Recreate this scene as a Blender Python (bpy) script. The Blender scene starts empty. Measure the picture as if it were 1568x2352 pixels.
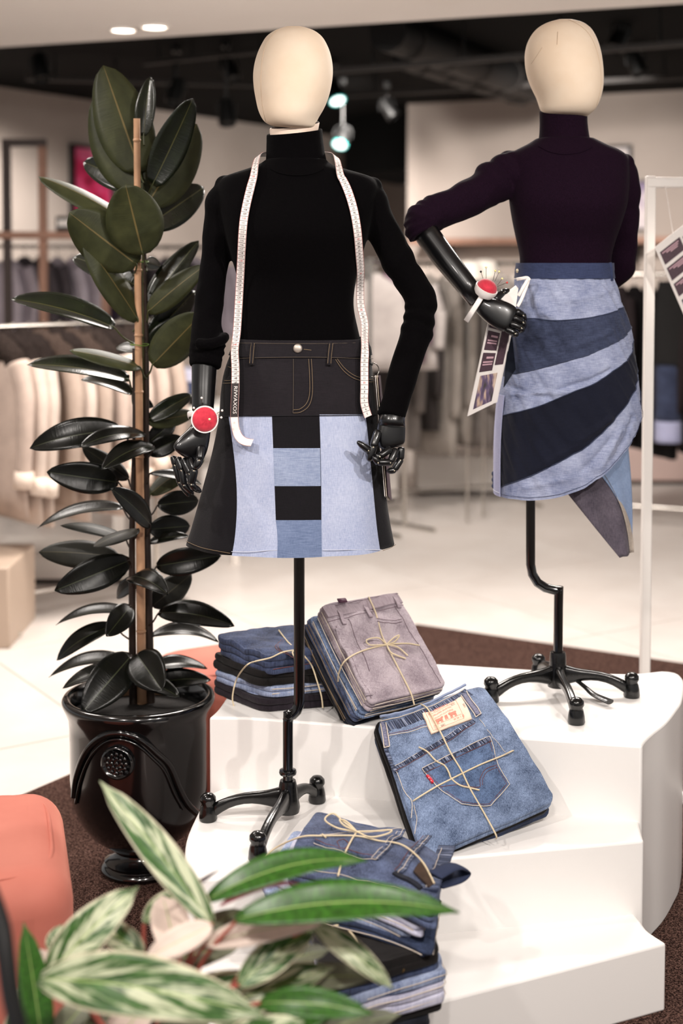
import bpy, bmesh, math, random
from mathutils import Vector, Matrix, noise
from math import sin, cos, pi, radians, sqrt

scene = bpy.context.scene
COL = scene.collection
random.seed(7)

# ------------------------------------------------------------------ camera
CAM_Z, F, TILT, PX, PY = 1.6, 3267.0, radians(3.0), 784.0, 771.0   # photograph is 1568 x 2352
cam = bpy.data.objects.new('camera', bpy.data.cameras.new('camera'))
COL.objects.link(cam)
cam.location = (0, 0, CAM_Z)
cam.rotation_euler = (pi / 2 - TILT, 0, 0)
cd = cam.data
cd.sensor_fit = 'VERTICAL'
cd.sensor_height = 36.0
cd.sensor_width = 24.0
cd.lens = F / 2352 * 36.0
cd.shift_y = -(1176 - PY) / 2352
cd.dof.use_dof = True
cd.dof.focus_distance = 3.25
cd.dof.aperture_fstop = 2.0
cd.clip_end = 60
scene.camera = cam

# ------------------------------------------------------------------ view, world, lights
vs = scene.view_settings
vs.view_transform = 'Standard'
vs.look = 'None'
vs.gamma = 1.0
vs.exposure = 0.03
vs.use_curve_mapping = False
world = bpy.data.worlds.new('world')
scene.world = world
world.use_nodes = True
bg = world.node_tree.nodes['Background']
bg.inputs['Color'].default_value = (1.0, 0.955, 0.93, 1)
bg.inputs['Strength'].default_value = 0.46


def area_light(name, loc, target, size, power, color=(1, .93, .87), spread=pi):
    l = bpy.data.lights.new(name, 'AREA')
    l.shape = 'DISK'
    l.size = size
    l.energy = power
    l.color = color
    l.spread = spread
    o = bpy.data.objects.new(name, l)
    COL.objects.link(o)
    o.location = loc
    o.rotation_euler = (Vector(target) - Vector(loc)).to_track_quat('-Z', 'Y').to_euler()
    return o


def spot_light(name, loc, target, power, angle=60, blend=.6, size=.06, color=(1, .93, .87)):
    l = bpy.data.lights.new(name, 'SPOT')
    l.energy = power
    l.spot_size = radians(angle)
    l.spot_blend = blend
    l.shadow_soft_size = size
    l.color = color
    o = bpy.data.objects.new(name, l)
    COL.objects.link(o)
    o.location = loc
    o.rotation_euler = (Vector(target) - Vector(loc)).to_track_quat('-Z', 'Y').to_euler()
    return o


# ceiling spots of the shop floor around the display
spot_light('spot_key', (1.5, 1.0, 2.68), (0.05, 3.25, .85), 180, 64, .5, .045)
spot_light('spot_left', (-1.3, 1.2, 2.68), (0.0, 3.1, .6), 120, 66, .6, .05)
spot_light('spot_right', (.75, .9, 2.68), (.55, 3.5, .9), 100, 62, .6, .05)
spot_light('spot_plant', (-1.5, 3.1, 2.68), (-.5, 3.7, .9), 60, 75, .7, .05)
spot_light('spot_front', (-.2, .4, 2.68), (-.2, 2.3, .3), 120, 80, .7, .08)
spot_light('spot_behind', (.9, 5.3, 2.68), (.3, 3.6, 1.2), 110, 80, .7, .06)
area_light('downlight_mid', (-.4, 5.6, 2.7), (-.4, 5.9, 0), .8, 85)
area_light('downlight_right', (1.6, 5.4, 2.7), (1.5, 5.8, 0), .8, 72)
area_light('downlight_left', (-1.9, 5.0, 2.7), (-1.7, 5.7, 0), .8, 48)
spot_light('spot_coats', (-1.3, 4.4, 2.7), (-1.3, 6.2, .9), 50, 55, .7, .08)
spot_light('spot_wall_left', (-2.5, 9.75, 2.85), (-2.6, 11.6, .9), 430, 80, 1, .1)
spot_light('spot_wall_mid', (.2, 10.2, 2.8), (-.6, 13.4, 1.2), 420, 90, 1, .1)
spot_light('spot_wall_right', (1.4, 8.4, 2.8), (1.6, 11.7, 1.1), 470, 85, 1, .1)
spot_light('spot_racks_mid', (.6, 7.2, 2.8), (.8, 9.4, .5), 150, 75, 1, .1)
spot_light('spot_racks_left', (-1.2, 7.4, 2.8), (-1.6, 9.2, .8), 130, 75, 1, .1)

# ------------------------------------------------------------------ pixel <-> world
_fw = Vector((0, cos(TILT), -sin(TILT)))
_up = Vector((0, sin(TILT), cos(TILT)))
CAMP = Vector((0, 0, CAM_Z))


def ray(px, py):
    return Vector((1, 0, 0)) * ((px - PX) / F) + _fw + _up * ((PY - py) / F)


def proj(p):
    d = p - CAMP
    zf = d.dot(_fw)
    return PX + F * d.x / zf, PY - F * d.dot(_up) / zf


def at(px, py, Y):
    d = ray(px, py)
    return CAMP + d * (Y / d.y)


def onz(px, py, z):
    d = ray(px, py)
    return CAMP + d * ((z - CAM_Z) / d.z)


# ------------------------------------------------------------------ materials
def lin(c):
    if isinstance(c, str):
        c = c.lstrip('#')
        c = [int(c[i:i + 2], 16) / 255 for i in (0, 2, 4)]
    return tuple(((v / 12.92) if v <= .04045 else ((v + .055) / 1.055) ** 2.4) for v in c) + (1.0,)


MATS = {}


class NT:
    """tiny node helper"""
    def __init__(s, name):
        m = bpy.data.materials.new(name)
        m.use_nodes = True
        s.m, s.t = m, m.node_tree
        s.b = s.t.nodes['Principled BSDF']

    def n(s, typ, **kw):
        nd = s.t.nodes.new(typ)
        for k, v in kw.items():
            if k in nd.inputs:
                nd.inputs[k].default_value = v
            else:
                setattr(nd, k, v)
        return nd

    def l(s, a, b):
        s.t.links.new(a, b)

    def ramp(s, fac, stops):
        r = s.t.nodes.new('ShaderNodeValToRGB')
        e = r.color_ramp.elements
        while len(e) < len(stops):
            e.new(.5)
        for el, (p, c) in zip(e, stops):
            el.position = p
            el.color = c if len(c) == 4 else c + (1,)
        s.l(fac, r.inputs['Fac'])
        return r.outputs['Color']

    def coord(s, kind='Object', scale=(1, 1, 1), rot=(0, 0, 0)):
        c = s.t.nodes.new('ShaderNodeTexCoord')
        mp = s.t.nodes.new('ShaderNodeMapping')
        mp.inputs['Scale'].default_value = scale
        mp.inputs['Rotation'].default_value = rot
        s.l(c.outputs[kind], mp.inputs['Vector'])
        return mp.outputs['Vector']

    def noise(s, vec, scale, detail=3, rough=.55, out='Fac'):
        nn = s.t.nodes.new('ShaderNodeTexNoise')
        nn.inputs['Scale'].default_value = scale
        nn.inputs['Detail'].default_value = detail
        nn.inputs['Roughness'].default_value = rough
        s.l(vec, nn.inputs['Vector'])
        return nn.outputs[out]

    def mix(s, fac, a, b, mode='MIX'):
        m = s.t.nodes.new('ShaderNodeMix')
        m.data_type = 'RGBA'
        m.blend_type = mode
        for sock, v in ((m.inputs['Factor'], fac), (m.inputs['A'], a), (m.inputs['B'], b)):
            if hasattr(v, 'node'):
                s.l(v, sock)
            else:
                sock.default_value = v
        return m.outputs['Result']

    def math(s, op, a, b=0.0):
        m = s.t.nodes.new('ShaderNodeMath')
        m.operation = op
        for i, v in enumerate((a, b)):
            if hasattr(v, 'node'):
                s.l(v, m.inputs[i])
            else:
                m.inputs[i].default_value = v
        return m.outputs[0]

    def bump(s, h, strength=.3, dist=.002):
        b = s.t.nodes.new('ShaderNodeBump')
        b.inputs['Strength'].default_value = strength
        b.inputs['Distance'].default_value = dist
        s.l(h, b.inputs['Height'])
        s.l(b.outputs['Normal'], s.b.inputs['Normal'])
        return b

    def set(s, **kw):
        for k, v in kw.items():
            s.b.inputs[k.replace('_', ' ')].default_value = v


def mat(name, color, rough=.5, metal=0.0, spec=.5, var=0.0, vscale=20, bump=0.0, bscale=300, sheen=0.0, coat=0.0, emit=None):
    if name in MATS:
        return MATS[name]
    k = NT(name)
    c = lin(color)
    k.set(Base_Color=c, Roughness=rough, Metallic=metal)
    k.b.inputs['Specular IOR Level'].default_value = spec
    if sheen:
        k.b.inputs['Sheen Weight'].default_value = sheen
        k.b.inputs['Sheen Roughness'].default_value = .4
    if coat:
        k.b.inputs['Coat Weight'].default_value = coat
        k.b.inputs['Coat Roughness'].default_value = .05
    if var:
        v = k.coord()
        f = k.noise(v, vscale, 4)
        lo = tuple(max(0, x * (1 - var)) for x in c[:3]) + (1,)
        hi = tuple(min(1, x * (1 + var)) for x in c[:3]) + (1,)
        k.l(k.ramp(f, [(.3, lo), (.7, hi)]), k.b.inputs['Base Color'])
    if bump:
        v = k.coord()
        k.bump(k.noise(v, bscale, 3), bump, .002)
    if emit:
        k.b.inputs['Emission Color'].default_value = c
        k.b.inputs['Emission Strength'].default_value = emit
    MATS[name] = k.m
    return k.m


def denim(name, dark, light, kind='Object', along='z', fade=.5, contrast=1.0, fscale=9, amount=.5):
    """woven cotton: fine streaks along the warp, cross slubs, broad wash fading"""
    if name in MATS:
        return MATS[name]
    k = NT(name)
    k.set(Roughness=.85)
    k.b.inputs['Specular IOR Level'].default_value = .2
    k.b.inputs['Sheen Weight'].default_value = .08
    if kind == 'UV':
        v1 = k.coord('UV', (560, 150, 1), (0, 0, .5))
        v2 = k.coord('UV', (120, 520, 1), (0, 0, .5))
        v3 = k.coord('UV', (1, 1, 1))
    elif along == 'z':
        v1 = k.coord('Object', (650, 650, 50))
        v2 = k.coord('Object', (90, 90, 700))
        v3 = k.coord('Object', (1, 1, 1))
    else:
        v1 = k.coord('Object', (50, 70, 650))
        v2 = k.coord('Object', (700, 400, 90))
        v3 = k.coord('Object', (1, 1, 1))
    a = k.noise(v1, 1, 2)
    b = k.noise(v2, 1, 2)
    w = k.noise(v3, fscale, 4, .6)
    s = k.math('ADD', k.math('MULTIPLY', a, .55 * contrast), k.math('MULTIPLY', b, .3 * contrast))
    s = k.math('ADD', s, k.math('MULTIPLY', w, fade))
    mid = (.55 + .3) * contrast * .5 + fade * .5
    col = k.ramp(s, [(max(0, mid - amount * .45), lin(dark)), (min(1, mid + amount * .45), lin(light))])
    k.l(col, k.b.inputs['Base Color'])
    k.bump(k.math('ADD', a, b), .35, .0012)
    MATS[name] = k.m
    return k.m


# ------------------------------------------------------------------ objects
def empty(name, loc, label, cat, group=None):
    o = bpy.data.objects.new(name, None)
    o.empty_display_size = .05
    COL.objects.link(o)
    o.location = loc
    tag(o, label, cat, group)
    return o


def tag(o, label=None, cat=None, group=None, kind=None):
    if label:
        o['label'] = label
    if cat:
        o['category'] = cat
    if group:
        o['group'] = group
    if kind:
        o['kind'] = kind
    return o


def adopt(o, parent):
    if parent is not None:
        o.parent = parent
        if parent.parent is None:
            o.matrix_parent_inverse = parent.matrix_basis.inverted()
        else:
            o.matrix_parent_inverse = (parent.parent.matrix_basis @ parent.matrix_parent_inverse @ parent.matrix_basis).inverted()
    return o


def obj(name, verts, faces, m, parent=None, smooth=True, uv=None, sharp=None):
    me = bpy.data.meshes.new(name)
    me.from_pydata([tuple(v) for v in verts], [], faces)
    if uv is not None:
        lay = me.uv_layers.new(name='UVMap')
        data = lay.data
        for i, lp in enumerate(me.loops):
            data[i].uv = uv[lp.vertex_index]
    me.polygons.foreach_set('use_smooth', [smooth] * len(me.polygons))
    if sharp and smooth:
        me.set_sharp_from_angle(angle=radians(sharp))
    me.update()
    if m is not None:
        for mm in (m if isinstance(m, (list, tuple)) else [m]):
            me.materials.append(mm)
    o = bpy.data.objects.new(name, me)
    COL.objects.link(o)
    adopt(o, parent)
    return o


class MB:
    """collects several shapes into one mesh"""
    def __init__(s):
        s.v, s.f = [], []

    def add(s, v, f):
        n = len(s.v)
        s.v += [Vector(p) for p in v]
        s.f += [tuple(i + n for i in q) for q in f]
        return s

    def build(s, name, m, parent=None, smooth=True, sharp=None):
        return obj(name, s.v, s.f, m, parent, smooth, None, sharp)


def g_loft(rings, cap=True, closed=True):
    n = len(rings[0])
    v = [p for r in rings for p in r]
    f = []
    for i in range(len(rings) - 1):
        for j in range(n if closed else n - 1):
            a, b = i * n + j, i * n + (j + 1) % n
            f.append((a, b, b + n, a + n))
    if cap and closed:
        f.append(tuple(reversed(range(n))))
        f.append(tuple(range((len(rings) - 1) * n, len(rings) * n)))
    return v, f


def cr(pts, n):
    """Catmull-Rom resample of tuples/Vectors of floats into n points"""
    pts = [tuple(p) for p in pts]
    m = len(pts) - 1
    out = []
    for k in range(n):
        t = k / (n - 1) * m
        i = min(int(t), m - 1)
        u = t - i
        p0, p1, p2, p3 = pts[max(i - 1, 0)], pts[i], pts[i + 1], pts[min(i + 2, m)]
        out.append(tuple(.5 * (2 * b + (c - a) * u + (2 * a - 5 * b + 4 * c - d) * u * u + (3 * b - a - 3 * c + d) * u ** 3)
                         for a, b, c, d in zip(p0, p1, p2, p3)))
    return out


def lerp_table(tab, x):
    """piecewise monotone-ish smooth lookup; tab rows (x, a, b, ...)"""
    if x <= tab[0][0]:
        return tab[0][1:]
    if x >= tab[-1][0]:
        return tab[-1][1:]
    for i in range(len(tab) - 1):
        if tab[i][0] <= x <= tab[i + 1][0]:
            break
    x0, x1 = tab[i][0], tab[i + 1][0]
    u = (x - x0) / (x1 - x0)
    h = x1 - x0
    res = []
    for c in range(1, len(tab[0])):
        y0, y1 = tab[i][c], tab[i + 1][c]
        m = (y1 - y0) / h
        m0 = m if i == 0 else .5 * (m + (y0 - tab[i - 1][c]) / (x0 - tab[i - 1][0]))
        m1 = m if i == len(tab) - 2 else .5 * (m + (tab[i + 2][c] - y1) / (tab[i + 2][0] - x1))
        res.append((2 * u ** 3 - 3 * u * u + 1) * y0 + (u ** 3 - 2 * u * u + u) * h * m0 + (-2 * u ** 3 + 3 * u * u) * y1 + (u ** 3 - u * u) * h * m1)
    return tuple(res)


def g_tube(path, rad, n=12, cap=True, flat=1.0, up=None):
    """path: list of Vector; rad: number or list; flat: second radius factor"""
    path = [Vector(p) for p in path]
    m = len(path)
    if not isinstance(rad, (list, tuple)):
        rad = [rad] * m
    rings = []
    t0 = (path[1] - path[0]).normalized()
    ref = Vector(up) if up is not None else (Vector((0, 0, 1)) if abs(t0.z) < .9 else Vector((0, 1, 0)))
    nrm = (ref - t0 * ref.dot(t0)).normalized()
    for i in range(m):
        t = (path[min(i + 1, m - 1)] - path[max(i - 1, 0)])
        if t.length < 1e-9:
            t = t0
        t = t.normalized()
        nrm = nrm - t * nrm.dot(t)
        nrm = nrm.normalized() if nrm.length > 1e-6 else t.orthogonal().normalized()
        bi = t.cross(nrm)
        rings.append([path[i] + nrm * (cos(2 * pi * j / n) * rad[i] * flat) + bi * (sin(2 * pi * j / n) * rad[i]) for j in range(n)])
    return g_loft(rings, cap)


def tube(name, path, rad, m, parent=None, n=12, res=None, flat=1.0, up=None):
    if res:
        if isinstance(rad, (list, tuple)):
            q = cr([tuple(p) + (r,) for p, r in zip(path, rad)], res)
            path, rad = [Vector(p[:3]) for p in q], [p[3] for p in q]
        else:
            path = [Vector(p) for p in cr(path, res)]
    v, f = g_tube(path, rad, n, True, flat, up)
    return obj(name, v, f, m, parent, True, None, 50)


def g_lathe(c, prof, n=32, axis=None):
    """prof: (r, h) list; revolve about c + axis"""
    ax = Vector(axis or (0, 0, 1)).normalized()
    e1 = ax.orthogonal().normalized()
    e2 = ax.cross(e1)
    c = Vector(c)
    rings = [[c + ax * h + (e1 * cos(2 * pi * j / n) + e2 * sin(2 * pi * j / n)) * max(r, 1e-5) for j in range(n)] for r, h in prof]
    return g_loft(rings, True)


def lathe(name, c, prof, m, parent=None, n=32, axis=None, sharp=45):
    v, f = g_lathe(c, prof, n, axis)
    return obj(name, v, f, m, parent, True, None, sharp)


def g_box(c, s, rz=0.0):
    cx, cy, cz = c
    hx, hy, hz = s[0] / 2, s[1] / 2, s[2] / 2
    v = []
    for x, y, z in ((-1, -1, -1), (1, -1, -1), (1, 1, -1), (-1, 1, -1), (-1, -1, 1), (1, -1, 1), (1, 1, 1), (-1, 1, 1)):
        X, Y = x * hx, y * hy
        v.append(Vector((cx + X * cos(rz) - Y * sin(rz), cy + X * sin(rz) + Y * cos(rz), cz + z * hz)))
    return v, [(3, 2, 1, 0), (4, 5, 6, 7), (0, 1, 5, 4), (1, 2, 6, 5), (2, 3, 7, 6), (3, 0, 4, 7)]


def box(name, c, s, m, parent=None, rz=0.0, bevel=0.0, seg=2):
    v, f = g_box(c, s, rz)
    o = obj(name, v, f, m, parent, bevel > 0)
    if bevel:
        b = o.modifiers.new('bevel', 'BEVEL')
        b.width = bevel
        b.segments = seg
        b.harden_normals = False
        o.data.set_sharp_from_angle(angle=radians(60))
    return o


def g_ball(c, r, n=10, sz=1.0):
    c = Vector(c)
    rings = []
    for i in range(n + 1):
        a = -pi / 2 + pi * i / n
        rr = max(cos(a) * r, 1e-5)
        rings.append([c + Vector((rr * cos(2 * pi * j / (2 * n)), rr * sin(2 * pi * j / (2 * n)), sin(a) * r * sz)) for j in range(2 * n)])
    return g_loft(rings, True)


def g_prism(poly, z0, z1):
    n = len(poly)
    v = [Vector((x, y, z0)) for x, y in poly] + [Vector((x, y, z1)) for x, y in poly]
    f = [tuple(reversed(range(n))), tuple(range(n, 2 * n))]
    f += [(i, (i + 1) % n, n + (i + 1) % n, n + i) for i in range(n)]
    return v, f


def ccw(poly):
    a = sum(p[0] * q[1] - q[0] * p[1] for p, q in zip(poly, poly[1:] + poly[:1]))
    return poly if a > 0 else poly[::-1]


_txt_cache = {}


def text_mesh(s):
    """2D triangles of a string, centred, cap height about 1"""
    if s in _txt_cache:
        return _txt_cache[s]
    cu = bpy.data.curves.new('t', 'FONT')
    cu.body = s
    cu.size = 1.4
    cu.resolution_u = 2
    cu.align_x = 'CENTER'
    cu.align_y = 'CENTER'
    o = bpy.data.objects.new('t', cu)
    COL.objects.link(o)
    dg = bpy.context.evaluated_depsgraph_get()
    me = o.evaluated_get(dg).to_mesh()
    v = [(p.co.x, p.co.y) for p in me.vertices]
    f = [tuple(p.vertices) for p in me.polygons]
    o.evaluated_get(dg).to_mesh_clear()
    COL.objects.unlink(o)
    bpy.data.objects.remove(o)
    bpy.data.curves.remove(cu)
    _txt_cache[s] = (v, f)
    return v, f
# ------------------------------------------------------------------ shared materials
BLACK_GLOSS = mat('black gloss paint', '#050506', .16, 0, .6, coat=.5)
BLACK_IRON = mat('black cast iron paint', '#060606', .22, 0, .6, bump=.15, bscale=160)
WHITE_GLOSS = mat('white lacquer', '#f2efec', .32, 0, .45)
CHROME = mat('chrome', '#c9c4bd', .2, 1.0)
WOOD = mat('pale oak', '#9c7562', .55, var=.25, vscale=6)
DARK_WOOD = mat('dark wood frame', '#3b2f2b', .5)

# ------------------------------------------------------------------ floor of large pale tiles
k = NT('floor tile')
k.set(Roughness=.32)
k.b.inputs['Specular IOR Level'].default_value = .35
k.l(k.ramp(k.noise(k.coord(), 3, 5), [(.3, lin('#d3cac3')), (.7, lin('#dfd8d2'))]), k.b.inputs['Base Color'])
TILE = k.m
GROUT = mat('floor joint', '#b5aaa2', .8)
floor = obj('floor', *g_box((.6, 7, -.03), (13, 22, .05)), GROUT, None, False)
tag(floor, 'pale polished stone floor of large square tiles', kind='structure')
TS = 1.15
tv, tf = g_box((0, 0, 0), (TS - .006, TS - .006, .012))
tmesh = None
ang = radians(33)
for i in range(-9, 12):
    for j in range(-9, 12):
        x0, y0 = i * TS, j * TS
        x = .3 + x0 * cos(ang) - y0 * sin(ang)
        y = 6.2 + x0 * sin(ang) + y0 * cos(ang)
        if y < 1.2 or y > 15.5 or abs(x) > .6 + .27 * y:
            continue
        if tmesh is None:
            t = obj('floor_tile', tv, tf, TILE, floor, False)
            tmesh = t.data
        else:
            t = bpy.data.objects.new('floor_tile', tmesh)
            COL.objects.link(t)
            adopt(t, floor)
        t.location = (x, y, -.006)
        t.rotation_euler.z = ang

# ------------------------------------------------------------------ walls and ceilings
k = NT('plaster wall')
k.set(Roughness=.9)
k.l(k.ramp(k.noise(k.coord(), 1.5, 4), [(.3, lin('#b3a69d')), (.7, lin('#beb2a9'))]), k.b.inputs['Base Color'])
PLASTER = k.m
BLACKCEIL = mat('black painted ceiling', '#030303', .9, 0, .1)
k = NT('white ceiling plaster')
k.set(Roughness=.85)
k.l(k.ramp(k.noise(k.coord(), 1.2, 3), [(.3, lin('#f3ede7')), (.7, lin('#f6f1ec'))]), k.b.inputs['Base Color'])
CEIL = k.m


def wall(name, p, q, z0, z1, th, m, label):
    p, q = Vector(p), Vector(q)
    d = (q - p).normalized()
    nn = Vector((-d.y, d.x))
    if nn.y < 0:
        nn = -nn
    poly = ccw([tuple(p), tuple(q), tuple(q + nn * th), tuple(p + nn * th)])
    o = obj(name, *g_prism(poly, z0, z1), m, None, False)
    return tag(o, label, kind='structure')


ZC = 2.95
wall('wall_left', (-3.9, 9.0), (.95, 17.2), 0, ZC, .15, PLASTER, 'oblique beige plaster wall running back behind the coat rack')
wall('wall_right', (.66, 12.3), (5.0, 10.2), 0, ZC, .15, PLASTER, 'beige plaster wall behind the right hand mannequin')
wall('wall_side', (.665, 12.3), (1.6, 17.2), 0, ZC, .1, PLASTER, 'short return wall beside the recess')
# white soffit over the front, black open ceiling behind it
sof = ccw([(-6, -3), (6, -3), (6, 4.95), (2.0, 6.25), (-2.4, 7.95), (-6, 9.35)])
tag(obj('ceiling', *g_prism(sof, 2.75, 3.0), CEIL, None, False), 'white plaster ceiling over the front of the shop', kind='structure')
tag(obj('ceiling_dark', *g_box((0, 12.5, 3.0), (16, 18, .1)), BLACKCEIL, None, False), 'black painted open ceiling at the back', kind='structure')
# black beams, ducts and pipes under the black ceiling
DUCT = mat('dark grey steel', '#0a0909', .6, .2)
PIPE = mat('dull galvanised pipe', '#2b2725', .6, .3)
nb = 0
for (a, b, w, h, mm, nm, lab) in [
    (at(760, 170, 8.4), at(1640, 100, 7.6), .05, .03, PIPE, 'ceiling_track', 'galvanised rail under the black ceiling right of the front head'),
    (at(330, 150, 9.0), at(640, 118, 8.6), .05, .03, PIPE, 'ceiling_track', 'galvanised rail under the black ceiling above the rubber plant'),
    (at(760, 225, 10.2), at(1650, 178, 9.4), .05, .03, PIPE, 'ceiling_track', 'lower galvanised rail passing behind the purple mannequin head'),
    (at(60, 185, 9.4), at(600, 200, 9.8), .05, .03, PIPE, 'ceiling_track', 'galvanised rail at the left edge above the pink poster'),
]:
    a.z = min(a.z, 2.86); b.z = min(b.z, 2.86)
    d = (b - a)
    n = Vector((-d.y, d.x, 0)).normalized() * w / 2
    vz = Vector((0, 0, h))
    v = [a - n, a + n, a + n + vz, a - n + vz, b - n, b + n, b + n + vz, b - n + vz]
    o = obj(nm, v, [(0, 1, 2, 3), (7, 6, 5, 4), (0, 4, 5, 1), (1, 5, 6, 2), (2, 6, 7, 3), (3, 7, 4, 0)], mm, None, False)
    tag(o, lab, 'track')
    for i in range(4):
        p = a.lerp(b, .12 + .25 * i)
        tube('hanger', [p + vz, Vector((p.x, p.y, 2.955))], .008, DUCT, o, 6)
for (pts, r, lab) in [
    ([at(890, 60, 7.9), at(1000, 95, 8.6), at(1250, 160, 10.5)], .11, 'wide dark duct crossing the black ceiling between the heads'),
    ([at(930, 130, 8.8), at(1100, 170, 10.0), at(1200, 190, 10.8)], .09, 'narrow dark duct below the wide one between the heads'),
]:
    for p in pts:
        p.z = 2.86
    d = pts[-1] - pts[0]
    o = tube('air_duct', [pts[0], pts[0].lerp(pts[-1], .5), pts[-1]], r, DUCT, None, 16)
    tag(o, lab, 'duct')
    for i in range(5):
        p = pts[0].lerp(pts[-1], .1 + .2 * i)
        v, f = g_tube([p - d.normalized() * .012, p + d.normalized() * .012], r + .008, 16)
        obj('joint_ring', v, f, PIPE, o, True, None, 40)
# dark lowered bulkhead in the recess
tag(obj('trim_1', *g_prism(ccw([(.02, 13.6), (.75, 12.55), (1.5, 14.6), (.6, 15.4)]), 2.42, ZC), BLACKCEIL, None, False),
    'black lowered ceiling box in the recess beside the right wall', kind='structure')

# recessed downlights in the white soffit
LAMPW = mat('lamp glow', '#fff4e6', .5, emit=9)
for i, (px, py) in enumerate(((283, 66), (355, 59))):
    p = onz(px, py, 2.75)
    e = empty('ceiling_downlight', (p.x, p.y, 2.75), ['recessed round ceiling downlight, the left of the two above the rubber plant',
                                                      'recessed round ceiling downlight, the right and brighter of the two above the rubber plant'][i], 'ceiling light', 'recessed downlights')
    lathe('rim', (p.x, p.y, 2.735), [(.062, .016), (.075, .014), (.078, .004), (.07, 0), (.058, .004), (.056, .016)], mat('downlight rim', '#e8e2dc', .4), e, 28)
    lathe('lamp', (p.x, p.y, 2.742), [(.001, 0), (.05, 0), (.054, .006)], LAMPW, e, 24)

# track spotlights under the black ceiling
SPOTB = mat('black lamp housing', '#0a0a0a', .45)
CYAN = mat('cool lamp lens', '#e9fbf8', .4, emit=3.2)
FRINGE = mat('turquoise colour fringe', '#38c9c0', .3, emit=.8)  # glowing ring imitates the colour fringe round a blurred bright lamp


def spot_lamp(px, py, Y, aim, label, lit=None, r=.055, L=.16):
    p = at(px, py, Y)
    e = empty('track_spotlight', (p.x, p.y, p.z), label, 'spotlight', 'track spotlights')
    d = Vector(aim).normalized()
    v, f = g_lathe(p, [(r * .45, -L), (r * .7, -L * .95), (r, -.02), (r, 0), (r * .9, .004), (r * .86, -.01), (.001, -.012)], 18, d)
    obj('housing', v, f, SPOTB, e, True, None, 40)
    top = p - d * (L * .6)
    tube('stem', [top, Vector((top.x, top.y, 2.95))], .009, SPOTB, e, 8)
    tube('yoke', [top + Vector((r, 0, -.03)), top + Vector((r, 0, .04)), top + Vector((0, 0, .07)), top + Vector((-r, 0, .04)), top + Vector((-r, 0, -.03))], .006, SPOTB, e, 6, 12)
    box('adapter', (top.x, top.y, min(2.93, 2.93)), (.05, .12, .04), SPOTB, e)
    if lit:
        v, f = g_lathe(p + d * .002, [(.001, .003), (r * .8, .002), (r * .82, 0)], 20, d)
        obj('lens', v, f, lit, e)
        if lit is CYAN:
            v, f = g_lathe(p + d * .001, [(r * .82, 0), (r * .84, .004), (r * .95, .004), (r * .97, 0)], 20, d)
            obj('fringe_ring', v, f, FRINGE, e)
    return e


spot_lamp(775, 231, 9.6, (.25, -.45, -.75), 'lit round spotlight with painted turquoise glare fringe right of the front head', CYAN, .06)
spot_lamp(780, 332, 10.6, (-.2, -.50, -.70), 'lit round spotlight with painted turquoise glare fringe level with the front collar', CYAN, .062)
for i, (px, py, Y, dx, lab) in enumerate([
    (96, 182, 8.6, .2, 'unlit black spotlight at the far left of the dark ceiling'),
    (398, 235, 9.0, -.2, 'unlit black spotlight just right of the tall rubber leaf'),
    (522, 285, 8.8, .1, 'unlit black spotlight hanging lowest left of the front head'),
    (536, 182, 9.2, .4, 'unlit black spotlight close left of the front head'),
    (1410, 112, 8.2, -.5, 'unlit black spotlight right of the purple mannequin head'),
    (1470, 170, 9.0, .3, 'unlit black spotlight lowest at the right of the dark ceiling'),
    (905, 268, 10.8, .7, 'unlit black spotlight over the corner of the right wall'),
]):
    spot_lamp(px, py, Y, (dx, -.3, -1), lab)

# ------------------------------------------------------------------ rug
k = NT('brown rug pile')
k.set(Roughness=1.0)
k.b.inputs['Specular IOR Level'].default_value = .05
f1 = k.noise(k.coord(), 260, 3, .7)
k.l(k.ramp(f1, [(.36, lin('#150d0b')), (.48, lin('#45312b')), (.64, lin('#8f6f64'))]), k.b.inputs['Base Color'])
k.bump(k.noise(k.coord(), 180, 4, .7), 1.0, .012)
RUG = k.m
c0 = Vector((.33, 6.15)); d1 = Vector((-.54, -.84)).normalized(); d2 = Vector((.86, -.51)).normalized()
poly = [c0, c0 + d1 * 5.2, c0 + d1 * 5.2 + d2 * 3.6, c0 + d2 * 3.6]
rug = obj('area_rug', *g_prism(ccw([tuple(p) for p in poly]), .0, .014), RUG, None, False)
tag(rug, 'dark brown short pile rug under the white podium', 'rug')

# ------------------------------------------------------------------ white stepped podium
ZT, ZM, ZB = .5, .325, .16


def zx(px, py, z):
    p = onz(px, py, z)
    return (p.x, p.y)


top_poly = [(-.3, 3.40), zx(480, 1645, ZT), zx(508, 1622, ZT), (-.27, 3.75), (-.20, 3.99), zx(975, 1523, ZT), zx(1568, 1555, ZT), (1.02, 3.74)]
back = cr([zx(480, 1648, ZT), zx(506, 1622, ZT), (-.27, 3.70), (-.22, 3.93), zx(800, 1513, ZT), zx(975, 1523, ZT), zx(1400, 1547, ZT), (.87, 3.77), (.90, 3.70), zx(1566, 1605, ZT), zx(1552, 1630, ZT),
            zx(1528, 1660, ZT), zx(1498, 1684, ZT), zx(1480, 1702, ZT), zx(1474, 1714, ZT)], 60)
top_poly = list(back) + [zx(1474 - i * 82.8, 1714 - i * 6.0, ZT) for i in range(1, 12)]
mid_poly = cr([zx(1466, 1878, ZM), zx(1470, 1902, ZM), zx(1478, 1931, ZM)], 8) + [zx(1478 - i * 105.0, 1931 + i * 9.3, ZM) for i in range(1, 10)] + \
    cr([zx(427, 2024, ZM), zx(424, 1975, ZM), zx(432, 1915, ZM), zx(475, 1826, ZM)], 16) + [(-.2, 3.5), (.6, 3.4)]
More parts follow.
